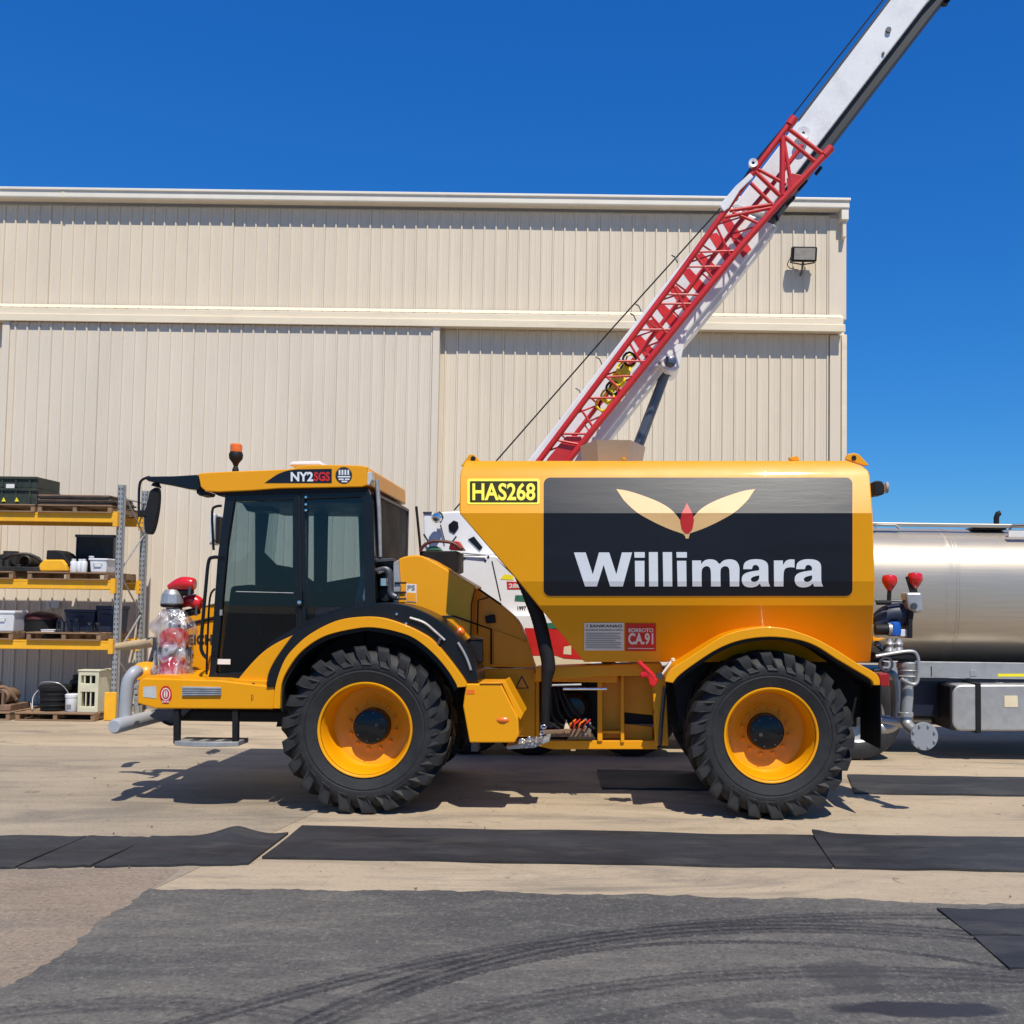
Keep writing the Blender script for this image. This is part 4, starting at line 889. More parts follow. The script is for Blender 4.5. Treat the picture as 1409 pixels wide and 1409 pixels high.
GL = [([(375, 376), (413, 376), (436, 447), (456, 376), (489, 376), (512, 447), (530, 376), (563, 376), (533, 486), (492, 486), (471, 416), (449, 486), (411, 486)], None),
 ([(572, 403), (603, 403), (603, 486), (573, 486)], None), ([(570, 375), (604, 375), (604, 393), (571, 393)], None), ([(617, 375), (646, 375), (647, 486), (618, 486)], None),
 ([(662, 375), (692, 375), (693, 486), (664, 486)], None), ([(708, 403), (738, 403), (739, 486), (710, 486)], None), ([(706, 375), (740, 375), (740, 393), (707, 393)], None),
 ([(757, 402), (786, 402), (786, 414), (796, 401, 1), (816, 397, 1), (836, 402, 1), (845, 416, 1), (856, 402, 1), (878, 397, 1), (900, 402, 1), (910, 420, 1), (910, 440, 1), (909, 486), (879, 486), (878, 440, 1), (876, 424, 1), (863, 419, 1), (850, 426, 1), (848, 440, 1), (849, 486), (818, 486), (818, 440, 1), (815, 424, 1), (803, 419, 1), (790, 426, 1), (787, 440, 1), (788, 486), (758, 486)], None),
 ([(922, 430), (924, 410, 1), (940, 400, 1), (962, 397, 1), (988, 400, 1), (1002, 411, 1), (1003, 430, 1), (1003, 462, 1), (1004, 474, 1), (1009, 486), (980, 486), (976, 476), (966, 486, 1), (946, 490, 1), (926, 486, 1), (917, 472, 1), (918, 452, 1), (930, 442, 1), (950, 437, 1), (973, 434), (974, 424, 1), (966, 416, 1), (954, 417, 1), (950, 430)], [(974, 450), (958, 453, 1), (948, 458, 1), (946, 466, 1), (954, 472, 1), (966, 470, 1), (974, 462, 1)]),
 ([(1021, 402), (1050, 402), (1051, 417), (1059, 403, 1), (1072, 398, 1), (1088, 399), (1088, 425), (1072, 423, 1), (1056, 428, 1), (1052, 444, 1), (1052, 486), (1022, 486)], None)]
a_ = [(x+171, y, *f) for x, y, *f in GL[8][0]], [(x+171, y, *f) for x, y, *f in GL[8][1]]
GL.append(a_)
def chaikin(P, it=3):
    P = [(p[0], p[1], p[2] if len(p) > 2 else 0) for p in P]
    for _ in range(it):
        out = []
        for i, p in enumerate(P):
            if not p[2]: out.append(p); continue
            a, b = P[i-1], P[(i+1) % len(P)]
            for q in (a, b): out.append((p[0]*.75+q[0]*.25, p[1]*.75+q[1]*.25, 1))
        P = out
    return [(p[0]/2.3483+630, p[1]/2.3483+600) for p in P]
for outer, hole in GL:
    g = bmesh.new(); es = []
    for lp in [outer]+([hole] if hole else []):
        vs = [g.verts.new((x, -y, 0)) for x, y in chaikin(lp)]; es += [g.edges.new((vs[i], vs[(i+1) % len(vs)])) for i in range(len(vs))]
    bmesh.ops.triangle_fill(g, use_beauty=True, use_dissolve=False, edges=es, normal=(0, 0, 1))
    xs = [v.co.x for v in g.verts]; ys = [-v.co.y for v in g.verts]
    decal('letter', g, TS(.008), M['letter'], tank, rect=(min(xs), min(ys), max(xs), max(ys)), rows=(800,))
# number plate
decal('plate_border', rrect(643, 658.5, 742.5, 694, 3), TS(.004), M['signyellow'], tank)
decal('number_plate', rrect(646.5, 662, 739.5, 691, 1.5), TS(.007), M['signdark'], tank)
decal('lettering', text2d('HAS268', .024), TS(.010), M['signyellow'], tank, rect=(650, 664.5, 736.5, 688.5))
# signs on the lower facet
decal('notice', [(804, 857), (858.5, 857), (858.5, 895), (804, 895)], TS(.005), M['signwhite'], tank)
decal('lettering', text2d('? EANIKANAO', .02), TS(.008), M['inkblack'], tank, rect=(807, 859.5, 856, 863.5))
decal('lettering', text2d('BANERRRTREREESRATRERA', .01), TS(.008), M['inkblack'], tank, rect=(806, 866, 857, 868))
for k in range(9):
    y = 871+k*2.5; decal('print_line', [(806, y), (856-random.choice((0, 2, 9)), y), (856-random.choice((0, 2, 9)), y+.9), (806, y+.9)], TS(.008), M['inkgrey'], tank)
decal('notice', [(860.5, 857.5), (902.5, 858), (902.5, 896), (860.5, 896)], TS(.005), M['signred'], tank)
decal('lettering', text2d('EORROTO', .03), TS(.008), M['signwhite'], tank, rect=(865, 864.5, 899, 870))
decal('lettering', text2d('CA.91', .035), TS(.008), M['signwhite'], tank, rect=(864.5, 871, 899, 887))
decal('print_line', [(864, 891.6), (900, 891.8), (900, 892.8), (864, 892.6)], TS(.008), M['signwhite'], tank)
# lifting eyes, hatch tray, top fittings
for pts, hx, hy in (([(634, 641), (646, 625), (652, 625), (662, 635), (640, 642)], 651, 631), ([(1163, 632), (1166, 625), (1175, 623), (1182, 625), (1196, 640), (1190, 641)], 1175, 630)):
    e = tp('lifting_eye', pts, .30, .34, M['yellow'], tr, bevel=.006); ext('lifting_eye', XZ(pts, YN+.30), YN+TW-.34, YN+TW-.30, M['yellow'], tr, bevel=.006)
    lathe('eye_hole', [(0, -.004), (.022, -.004), (.022, .004)], T(hx, hy, .298), M['black_matt'], e, axis='Y', seg=14)
tp('lifting_eye', [(1086, 634), (1089, 629), (1096, 627), (1099, 629), (1100, 634)], .4, .44, M['yellow'], tr, bevel=.004)
x0, x1 = T(800, 630, .7).x, T(888, 630, .7).x; z0 = T(850, 634, .5).z; z1 = T(850, 603.5, .55).z
bm = bmesh.new(); cxm = (x0+x1)/2
def octo(k, z, yk): return [bm.verts.new((cxm+(x1-x0)/2*k*a, YC2+yk*b, z)) for a, b in ((-.5, -1), (.5, -1), (1, -.35), (1, .35), (.5, 1), (-.5, 1), (-1, .35), (-1, -.35))]
A = octo(.93, z0, .52); Bb = octo(1.05, z1, .6); C = octo(1.0, z1, .56); D = octo(.9, z0+.03, .5)
for P, Q in ((A, Bb), (Bb, C), (C, D)):
    for i in range(8): bm.faces.new((P[i], P[(i+1) % 8], Q[(i+1) % 8], Q[i]))
bm.faces.new(D); finish(bm, 'filler_tray', M['stainless'], tr)
for px in (858, 1088): lathe('top_bolt', [(.022, 0), (.022, .02), (0, .028)], T(px, 633, .35), M['yellow'], tr, seg=8)
# work lamp at the rear top
lp = tp('work_lamp', [(1202, 663), (1206, 661), (1214, 662), (1217, 668), (1217, 680), (1203, 682)], .55, .75, M['black_matt'], tr, bevel=.01)
lathe('lens', [(0, .0), (.05, .0), (.055, .02)], T(1218, 671, .65), M['lampglass'], lp, axis='X', seg=16)

# --- wheels
RW = .718
def tyre_mesh():
    bm = bmesh.new()
    prof = [(.395, .06), (.41, .03), (.43, .022), (.47, .012), (.50, .002), (.515, .006), (.52, .0), (.56, -.006), (.60, .004), (.612, .012), (.642, .03), (.668, .06), (.680, .15), (.682, .30)]
    full = prof+[(r, .60-y) for r, y in reversed(prof[:-1])]
    seg = 88; rings = []
    for r, y in full: rings.append([bm.verts.new((r*math.cos(2*math.pi*k/seg), y, r*math.sin(2*math.pi*k/seg))) for k in range(seg)])
    for i in range(len(rings)-1):
        for k in range(seg): bm.faces.new((rings[i][k], rings[i][(k+1) % seg], rings[i+1][(k+1) % seg], rings[i+1][k]))
    NL = 22
    for side in (0, 1):
        for k in range(NL):
            a0 = 2*math.pi*(k+.5*side)/NL; secs = []
            for y, rb, rt, da, hw in ((.004, .55, .60, -.01, .040), (-.014, .56, .655, -.005, .045), (-.008, .575, .695, .0, .048), (.014, .59, .712, .01, .050), (.055, .62, RW, .03, .049), (.15, .62, RW, .10, .046), (.24, .62, RW, .20, .042), (.325, .62, RW-.003, .31, .038)):
                yy = y if side == 0 else .60-y
                an = a0+da; ring = []
                for (dx, r) in ((-hw*1.25, rb), (hw*1.1, rb), (hw*1.08, rt), (-hw*.86, rt)):
                    aa = an+dx/.70-(.07 if (r == rb and y < .03) else 0); ring.append(bm.verts.new((r*math.cos(aa), yy, r*math.sin(aa))))
                secs.append(ring)
            for A, Bq in zip(secs, secs[1:]):
                for j in range(4): bm.faces.new((A[j], A[(j+1) % 4], Bq[(j+1) % 4], Bq[j]))
            bm.faces.new(secs[0]); bm.faces.new(secs[-1])
    # raised sidewall lettering and rings
    for txt, ac in (('GOOD TRACTION', -40), ('20.5-25', 110), ('TUBELESS', 200)):
        t = text2d(txt, .01); xs = [v.co.x for v in t.verts]; mid = (min(xs)+max(xs))/2; idx = {}
        for v in t.verts:
            r = .535+v.co.y*.055; a = rad(ac)-(v.co.x-mid)*.055/.55; idx[v] = bm.verts.new((r*math.cos(a), -.0075, r*math.sin(a)))
        for f in t.faces:
            try: bm.faces.new([idx[v] for v in f.verts])
            except ValueError: pass
        t.free()
    bmesh.ops.recalc_face_normals(bm, faces=bm.faces)
    return bm
def wheel(cx, near, first=None):
    mw = Matrix.Translation((cx, YN if near else YN+TW, RW-.006)) @ (Matrix() if near else Matrix.Rotation(math.pi, 4, 'Z')) @ Matrix.Rotation(random.uniform(0, 6), 4, 'Y')
    if first:
        h = inst(first[0], mw, tr, 'wheel')
        for s in first[1:]: inst(s, mw, h)
        return
    bm = bmesh.new(); addlathe(bm, [(0, .23), (.10, .23), (.115, .237), (.135, .237), (.15, .245), (.156, .265), (.156, .38), (.10, .39)], axis='Y', seg=36)
    h = finish(bm, 'wheel', M['black'], tr, 0, True, mw=mw)
    parts = [h]
    parts.append(finish(tyre_mesh(), 'tyre', M['rubber'], h, .009, True, 32, mw=mw, recalc=False))
    parts[-1].modifiers[0].angle_limit = rad(48)
    bm = bmesh.new(); addlathe(bm, [(.372, .10), (.378, .05), (.386, .028), (.398, .022), (.405, .03), (.405, .06), (.392, .064), (.382, .05), (.370, .075), (.364, .12), (.354, .15), (.350, .31), (.338, .335), (.27, .345), (.25, .36), (.16, .36), (.15, .40)][5:], axis='Y', seg=72)
    parts.append(finish(bm, 'rim', M['yellow'], h, 0, True, 40, mw=mw))
    bm = bmesh.new(); addlathe(bm, [(.386, .05), (.384, .028), (.392, .018), (.404, .018), (.409, .03), (.405, .05)], axis='Y', seg=72)
    parts.append(finish(bm, 'rim_flange', M['yellow'], h, 0, True, 60, mw=mw))
    bm = bmesh.new()
    for k in range(12):
        a = 2*math.pi*k/12; addlathe(bm, [(0, -.022), (.012, -.022), (.015, -.018), (.015, .01)], (.205*math.cos(a), .36, .205*math.sin(a)), 'Y', 6)
    parts.append(tag(finish(bm, 'wheel_nut', M['yellow'], h, mw=mw), kind='stuff'))
    bm = bmesh.new()
    for k in range(8):
        a = 2*math.pi*(k+.3)/8; addlathe(bm, [(0, -.008), (.008, -.008), (.008, .01)], (.125*math.cos(a), .237, .125*math.sin(a)), 'Y', 6)
    addlathe(bm, [(0, -.006), (.016, -.006), (.018, .006)], (.0, .23, -.06), 'Y', 8)
    parts.append(tag(finish(bm, 'hub_bolt', M['steel'], h, mw=mw), kind='stuff'))
    return parts
xf = T(501, 1007).x; xrw = T(1062, 1013).x
wf = wheel(xf, True); wheel(xrw, True, wf); wheel(xf, False, wf); wheel(xrw, False, wf)
for x in (xf, xrw):
    tube('axle', [(x, YN+.35, RW), (x, YN+.7, RW), (x, YC2-.25, RW), (x, YC2, RW), (x, YC2+.25, RW), (x, YN+TW-.7, RW), (x, YN+TW-.35, RW)], [.15, .13, .14, .24, .14, .13, .15], M['black_matt'], tr, 14)

# --- front wing: yellow lip, black guard
oL = [(376, 975), (379, 943), (391, 909), (408, 888), (429, 871), (461, 855), (493, 849), (525, 850), (557, 860), (580, 871), (597, 883), (620, 910), (640, 938), (641, 945)]
iL = [(385, 975), (387, 943), (396, 921), (415, 896), (445, 876), (483, 866), (515, 863.5), (552, 871), (574, 881), (597, 900), (615, 921), (627, 940), (629, 946)]
def c2(P, n=5): return [(p.x, p.y) for p in catmull([(*q, 0) for q in P], n)]
lip = tp('wing_lip', c2(oL)+c2(iL)[::-1], -.02, .30, M['yellow'], tr, bevel=.008, smooth=True)
iL2 = [(x+(2 if x < 510 else -2), y+3) for x, y in iL]
tp('wing_liner', c2([(x, y) for x, y in iL])+c2([(x+(4 if x < 500 else -4), y+5) for x, y in iL])[::-1], .02, .62, M['black_matt'], tr, bevel=0)
gO = [(366, 946), (369, 928), (378, 909), (391, 890), (404, 873), (433, 856), (462, 843), (503, 832), (530, 829), (556, 832), (575, 838), (594, 847), (614, 861), (633, 880), (645, 898), (655, 922), (658, 940)]
gI = [(x*1.0, y+1.5) for x, y in oL[1:-1]]
guard = tp('wing_guard', c2(gO)+c2(gI)[::-1], .06, .66, M['black'], tr, bevel=.012, seg=3)
tube('guard_highlight', [T(*p, .045) for p in ((564, 850), (584, 857), (600, 870), (612, 881))], .011, M['alloy'], guard, 8, 5)  # highlights of the glossy black guard, modelled as bright alloy strips
tube('guard_highlight', [T(*p, .045) for p in ((630, 884), (638, 897), (644, 910), (648, 922))], .011, M['alloy'], guard, 8, 5)
tp('wing_bracket', [(600, 888), (604, 878), (607, 880), (602, 892)], -.0, .06, M['steel'], tr, bevel=.003)
for px, py in ((546, 845), (559, 858)): lathe('wing_bolt', [(0, -.012), (.012, -.01), (.012, .02)], T(px, py, .06), M['chrome'], tr, axis='Y', seg=8)
sl_ = tp('side_lamp', [(509, 849), (508, 840), (512, 833), (523, 833), (522, 849)], .10, .22, M['black_matt'], tr, bevel=.006)
tp('lamp_lens', [(520, 848), (518, 838), (523, 838), (527, 849)], .09, .21, M['amber'], sl_, bevel=.004)
tp('wheel_well', c2([(x, y+4) for x, y in iL])+[(629, 1000), (380, 1000)], .66, .70, M['black_matt'], tr, bevel=0)
# --- sweep panel and front deck
tp('sweep_panel', c2([(326, 937), (333, 928), (344, 915), (361, 898), (380, 885), (403, 874)])+c2([(391, 890), (378, 909), (369, 928), (366, 946)]) + [(322, 946)], .14, .40, M['yellow'], tr, bevel=.01)
brk = tp('deck_bracket', [(322, 935), (367, 937), (366, 947), (318, 946)], .10, .16, M['yellow'], tr, bevel=.005)
for px in (331, 349): lathe('bolt', [(0, -.012), (.012, -.01), (.012, .01)], T(px, 941.5, .10), M['black_matt'], brk, axis='Y', seg=8)
deck = tp('front_deck', [(190, 938), (197, 933), (300, 936), (378, 945), (376, 976), (214, 975), (189, 968)], .08, TW-.08, M['yellow'], tr, bevel=.012, seg=3)
dkf = lambda e: (lambda x, y: T(x, y, .08-e))
tp('step_plate', [(250, 944.5), (304, 945.5), (304, 957), (250, 958.5)], .065, .40, M['galv'], tr, bevel=.006)
for k in range(4): tp('step_groove', [(251, 946.5+k*3), (303.5, 947+k*2.8), (303.5, 947.8+k*2.8), (251, 947.3+k*3)], .058, .066, M['galv'], tr, bevel=.001)
decal('reflector', [(197, 945), (215, 944), (215, 961), (197, 959)], dkf(.003), M['reflect'], deck)
decal('badge', circ(228, 956, 8.5, 24, 12.5), dkf(.003), M['signred'], deck)
b = bmesh.new(); 
decal('badge_ring', circ(228, 955, 6.3, 24, 8.5), dkf(.005), M['signwhite'], deck); decal('badge_ring', circ(228, 955, 5.0, 24, 7), dkf(.007), M['signred'], deck)
decal('badge_mark', circ(228, 955, 2.6, 16, 5.5), dkf(.009), M['signwhite'], deck); decal('badge_mark', [(227.3, 950), (228.5, 950), (228.8, 960), (227.6, 960)], dkf(.011), M['signred'], deck)
decal('badge_lettering', text2d('SAFE-EX', .02), dkf(.009), M['signwhite'], deck, rect=(222.5, 964, 233.5, 966.8))
decal('deck_number', text2d('51', .02), dkf(.003), M['inkblack'], deck, rect=(345.5, 956, 348.5, 964))
pod = tp('deck_rise', c2([(196, 936), (205, 930), (225, 929), (250, 931), (262, 938)]), .12, .9, M['yellow'], tr, bevel=.01)
lathe('pump_dome', [(.14, 0), (.14, .05), (.12, .11), (.07, .15), (0, .16)], T(201, 934, .7), M['yellow'], tr, seg=20)
# centre nose of the truck in front of the cab
nose = tp('nose_cover', [(252, 852), (264, 838), (310, 826), (310, 938), (258, 938), (256, 915), (251, 900)], .95, 1.75, M['yellow'], tr, bevel=.02)
tube('nose_trim', [T(253, 862, .945), T(266, 857, .945), T(300, 849, .945)], .016, M['black_matt'], nose, 8)
decal('lettering', text2d('EICH', .04), lambda x, y: T(x, y, .945), M['inkblack'], nose, rect=(259, 873, 292, 887))
tube('nose_latch', [T(252, 900, .93), T(258, 893, .93), T(266, 899, .93)], .012, M['steel'], nose, 6)
arm = tube('hose_lance', [T(160, 890, 1.2), T(180, 888, 1.2), T(214, 883, 1.0)], [.035, .045, .05], M['tanwood'], tr, 12)
tube('lance_bracket', [T(213, 877, .95), T(214, 886, .95), T(207, 910, .95), T(203, 914, .95)], .022, M['steel'], arm, 8)
# bumper tubes
bar = tube('bumper_bar', [Vector((T(160, 999, .10).x, YN+yy, T(160, 999, .10).z)) for yy in (.06, .09, .6, 1.8, TW-.09, TW-.06)], [.05, .065, .065, .065, .065, .05], M['greypaint'], tr, 18)
tube('bumper_upright', [T(172, 992, .35), T(173, 970, .35), T(176, 940, .35), T(184, 926, .38), T(189, 924, .45)], .055, M['greypaint'], tr, 14, 5)
tube('bumper_upright', [T(172, 992, 2.0), T(173, 970, 2.0), T(176, 940, 2.0), T(184, 926, 2.0)], .055, M['greypaint'], tr, 14, 5)
tp('bumper_bracket', [(205, 985), (216, 976), (262, 976), (250, 988), (236, 998), (216, 992)], .5, .6, M['steel'], tr, bevel=.006)
tube('tow_hook', [T(225, 993, .45), T(236, 997, .45), T(243, 992, .45), T(250, 985, .45)], .014, M['black_matt'], tr, 6, 4)
for y in (942, 950, 958, 966): pbox('bumper_bolt', 184, 190, y, y+5, YN+.12, YN+.2, M['galv'], tr, .003)
# hanging step
for px in (242, 323): tp('step_hanger', [(px-4, 976), (px+4, 976), (px+3.5, 1020), (px-4, 1024)], .10, .16, M['black_matt'], tr, bevel=.006)
z = T(285, 1020, .1).z; xs0, xs1 = T(240, 1020, .1).x, T(328, 1020, .1).x
bm = bmesh.new(); nn = 12; A = []; Bb = []
for k in range(nn+1):
    u = k/nn; x = xs0+(xs1-xs0)*u; yy = .10-.07*math.sin(math.pi*u)
    A.append((bm.verts.new((x, YN+yy, z)), bm.verts.new((x, YN+yy, z-.04)))); Bb.append((bm.verts.new((x, YN+.36, z)), bm.verts.new((x, YN+.36, z-.04))))
for k in range(nn):
    bm.faces.new((A[k][0], A[k+1][0], Bb[k+1][0], Bb[k][0])); bm.faces.new((A[k][1], Bb[k][1], Bb[k+1][1], A[k+1][1]))
    bm.faces.new((A[k][0], A[k][1], A[k+1][1], A[k+1][0])); bm.faces.new((Bb[k][0], Bb[k+1][0], Bb[k+1][1], Bb[k][1]))
bm.faces.new((A[0][0], Bb[0][0], Bb[0][1], A[0][1])); bm.faces.new((A[-1][0], A[-1][1], Bb[-1][1], Bb[-1][0]))
tread = finish(bm, 'step_tread', M['galv'], tr, .004)
for k in range(3): x = xs0+(xs1-xs0)*(k+1)/4; box('tread_slot', x-.012, x+.06, YN+.12, YN+.32, z-.001, z+.003, M['steel'], tread, 0)
# underside of the front
box('front_frame', T(215, 985, .6).x, T(520, 985, .6).x, YN+.55, YN+1.9, T(300, 992, .6).z, T(300, 976, .6).z, M['black_matt'], tr, .02)
box('frame_rail', T(380, 960, .8).x, T(1190, 960, .8).x, YN+1.08, YN+1.16, T(800, 1000, .8).z, T(800, 935, .8).z, M['black_matt'], tr, .01)
box('frame_rail', T(380, 960, .8).x, T(1190, 960, .8).x, YN+1.35, YN+1.43, T(800, 1000, .8).z, T(800, 935, .8).z, M['black_matt'], tr, .01)

# --- cab
DC = .40; DCF = TW-.40
out_ = [(310, 679), (506, 671), (513, 690), (517, 836)]+c2([(503, 834), (461, 845), (433, 858), (404, 875), (380, 888), (361, 901), (344, 918), (333, 931), (328, 940)])+[(285, 940), (288, 925), (299, 768)]
h1 = [(322, 690), (404, 687), (407, 862), (399, 867), (374, 882), (351, 906), (336, 924), (297, 927), (304, 850), (313, 750)]
h2 = [(419, 687), (498, 684), (502, 826), (480, 832), (452, 842), (421, 855)]
for d0, d1 in ((DC, DC+.06),):
    xz = XZ(out_, YN+DC); hz = [XZ(h1, YN+DC), XZ(h2, YN+DC)]
    fr = ext('cab_side_frame', xz, YN+d0, YN+d1, M['black'], tr, hz, bevel=.008)
    for hh in (h1, h2):
        ext('window_pane', XZ(hh, YN+DC), YN+(d0+d1)/2-.004, YN+(d0+d1)/2+.004, M['glass'], fr, bevel=0)
P1, P2 = T(311, 680, DC), T(286, 935, DC)
# far side of the cab: it tapers towards the front
fa = Vector((P1.x, YN+1.40, 0)); fb = Vector((T(507, 740, DC).x, YN+DCF, 0)); fnrm = Vector((fb.y-fa.y, -(fb.x-fa.x), 0)).normalized()
def FS(px, py): return PL(px, py, fa, fnrm)
fo = [(352, 684), (531, 690), (533, 880), (352, 880)]
fh = [[(371, 703), (404, 703), (404, 781), (381, 777), (364, 760)], [(425, 705), (433, 705), (433, 800), (424, 798)], [(452, 697), (494, 696), (497, 793), (478, 796), (450, 801)]]
bm = bmesh.new(); es = []
for lp in [fo]+fh:
    vs = [bm.verts.new(FS(x, y)) for x, y in lp]; es += [bm.edges.new((vs[i], vs[(i+1) % len(vs)])) for i in range(len(vs))]
ff = [g for g in bmesh.ops.triangle_fill(bm, use_beauty=True, use_dissolve=False, edges=es, normal=fnrm)['geom'] if isinstance(g, bmesh.types.BMFace)]
g = bmesh.ops.extrude_face_region(bm, geom=ff)['geom']
bmesh.ops.translate(bm, verts=[v for v in g if isinstance(v, bmesh.types.BMVert)], vec=-fnrm*.05 if fnrm.y < 0 else fnrm*.05)
ffr = finish(bm, 'cab_side_frame', M['black_matt'], tr)
for lp in fh:
    bm = bmesh.new(); bm.faces.new([bm.verts.new(FS(x, y)) for x, y in lp]); finish(bm, 'window_pane', M['glass'], ffr)
tp('sun_visor', [(320, 684), (371, 684), (371, 703), (340, 703), (330, 688)], 1.0, 1.3, M['black_matt'], tr, bevel=.005)
bm = bmesh.new(); off = Vector((-.004, 0, 0))
vs = [bm.verts.new(p) for p in ((P1.x-.01, YN+DC+.06, P1.z), (P2.x-.01, YN+DC+.06, P2.z), (P2.x-.01, YN+DCF-.06, P2.z), (P1.x-.01, YN+DCF-.06, P1.z))]
bm.faces.new(vs); finish(bm, 'windscreen', M['glass'], tr)
box('cab_floor', P2.x, T(515, 900, DC).x, YN+DC+.061, YN+DCF-.061, T(300, 941, DC).z, T(300, 928, DC).z, M['black_matt'], tr, 0)
tube('door_seal', [T(*p, DC-.004) for p in ((411, 676), (413, 780), (414, 862))], .010, M['black_matt'], fr, 6)
hd = tp('door_handle', [(404, 813), (415, 812), (416, 834), (406, 836)], DC-.03, DC-.002, M['black'], tr, bevel=.006)
lathe('lock', [(0, -.01), (.018, -.008), (.018, .01)], T(412, 829, DC-.03), M['chrome'], hd, axis='Y', seg=12)
for y in (684, 694, 702): lathe('pillar_bolt', [(0, -.006), (.012, -.005), (.012, .004)], T(421, y, DC), M['chrome'], tr, axis='Y', seg=8)
pbox('white_label', 299, 317, 907, 914, YN+DC+.018, YN+DC+.024, M['signwhite'], tr, 0)
pbox('window_latch', 302, 305, 839, 847, YN+DC-.01, YN+DC+.02, M['galv'], tr, .002)
tube('window_bar', [T(325, 814, DC+.03), T(404, 816, DC+.03)], .006, M['galv'], tr, 6)
roof = tp('cab_roof', c2([(273, 655), (276, 651), (320, 648.5), (395, 645.5), (412, 641.5), (435, 639.5), (498, 640.5), (505, 645)], 3)+[(504.5, 668), (498, 670), (440, 671), (385, 672), (345, 675), (300, 677), (283, 676), (276, 670)], DC-.05, DCF+.05, M['yellow'], tr, bevel=.025, seg=3)
tp('roof_rear_trim', [(503, 647), (509, 645), (510, 668), (504, 669)], DC-.02, DCF+.04, M['yellow_trim'], roof, bevel=.01)
tp('roof_gutter', [(290, 676.5), (345, 675.3), (385, 672.5), (503, 671), (504, 676), (300, 682)], DC-.02, DCF+.02, M['black_matt'], roof, bevel=.006)
rf = lambda e: (lambda x, y: T(x, y, DC-.05-e))
decal('roof_panel', c2([(364, 664.5), (372, 659), (383, 652), (396, 647.5), (410, 645.8)], 4)+[(456.5, 645), (456.5, 664.5)], rf(.003), M['vinyl'], roof)
decal('lettering', text2d('NY2', .035), rf(.006), M['letter'], roof, rect=(400, 649.3, 431, 662.3))
decal('lettering', text2d('SGS', .035), rf(.006), M['signred'], roof, rect=(431.8, 649.3, 454, 662))
decal('roof_badge', circ(473, 654, 11.5, 28, 11.5), rf(.003), M['inkblack'], roof)
for k in range(4):
    x = 466+k*4.0; decal('badge_bar', [(x, 646.5), (x+2.4, 646.5), (x+2.4, 653.5), (x, 653.5)], rf(.006), M['letter'], roof)
for x0_, x1_, y_ in ((465, 482, 655), (466, 473, 658.5), (474.5, 481, 658.5), (470, 478, 661.5)): decal('badge_bar', [(x0_, y_), (x1_, y_), (x1_, y_+2), (x0_, y_+2)], rf(.006), M['letter'], roof)
tp('roof_unit', [(396, 640), (402, 635), (440, 634), (444, 640)], .9, 1.5, M['white'], roof, bevel=.01)
# rear of the cab
xr_ = T(507, 740, DC).x; zt_ = T(507, 676, DC).z; zb_ = T(507, 836, DC).z
rw = box('rear_screen', xr_+.01, xr_+.05, YN+DC+.12, YN+DCF-.05, T(507, 775, DC).z, zt_, M['black_matt'], tr, .006)
for yy in (YN+DC+.13, YN+DCF-.06):
    box('screen_edge', xr_+.045, xr_+.065, yy-.012, yy+.012, T(507, 775, DC).z, zt_-.01, M['steel'], rw, .004)
box('screen_edge', xr_+.045, xr_+.065, YN+DC+.145, YN+DCF-.075, zt_-.04, zt_-.015, M['steel'], rw, .004)
box('rear_wall', xr_+.005, xr_+.06, YN+DC+.08, YN+DCF-.05, zb_, T(507, 776, DC).z, M['black_matt'], tr, .01)
tube('gas_strut', [T(511, 660, DC+.05)+Vector((.05, 0, 0)), T(514, 700, DC+.05)+Vector((.05, 0, 0)), T(516, 766, DC+.05)+Vector((.05, 0, 0))], [.020, .020, .014], M['galv'], tr, 10)
tube('gas_strut', [Vector((xr_+.14, YN+DCF-.05, zt_+.02)), Vector((xr_+.22, YN+DCF-.05, T(507, 775, DC).z))], .014, M['black_matt'], tr, 8)
rl = tp('rear_lamp', [(503, 651), (511, 648), (512, 660), (508, 668), (503, 667)], DC-.03, DC+.08, M['reflect'], tr, bevel=.008)
# interior
sx = T(474, 800, 1.0).x
se = box('seat_base', sx-.28, sx+.22, YC2-.26, YC2+.26, T(470, 862, 1.2).z, T(470, 836, 1.2).z, M['seat'], tr, .05)
bm = bmesh.new(); B(bm, (sx+.22, YC2, T(470, 790, 1.2).z), (.13, .50, .66), Matrix.Rotation(rad(12), 3, 'Y')); finish(bm, 'seat_back', M['seat'], tr, .05)
bm = bmesh.new(); B(bm, (sx+.31, YC2, T(470, 727, 1.2).z), (.09, .26, .2), Matrix.Rotation(rad(12), 3, 'Y')); finish(bm, 'head_rest', M['seat'], tr, .04)
box('seat_pedestal', sx-.2, sx+.15, YC2-.18, YC2+.18, T(300, 930, DC).z, T(470, 863, 1.2).z, M['black_matt'], tr, .02)
dash = ext('dashboard', [(P2.x+.02, P2.z+.05), (P2.x+.42, P2.z+.05), (P2.x+.40, P2.z+.62), (P2.x+.30, P2.z+.86), (P2.x+.10, P2.z+.84)], YN+DC+.2, YN+DCF-.1, M['black_matt'], tr, bevel=.03)
cw = Vector((P2.x+.60, YC2-.02, P2.z+.92)); rt = Matrix.Rotation(rad(-55), 3, 'Y')
bm = bmesh.new(); addtube(bm, [cw+rt @ Vector((0, .2*math.cos(a), .2*math.sin(a))) for a in [2*math.pi*i/24 for i in range(25)]], .016, 8)
sw = finish(bm, 'steering_wheel', M['black_matt'], tr, 0, True)
tube('steering_column', [cw, cw+Vector((-.22, 0, -.38))], .035, M['black_matt'], sw, 8)
for s in (-1, 1): tube('wheel_spoke', [cw, cw+rt @ Vector((0, .19*s, .04))], .012, M['black_matt'], sw, 6)
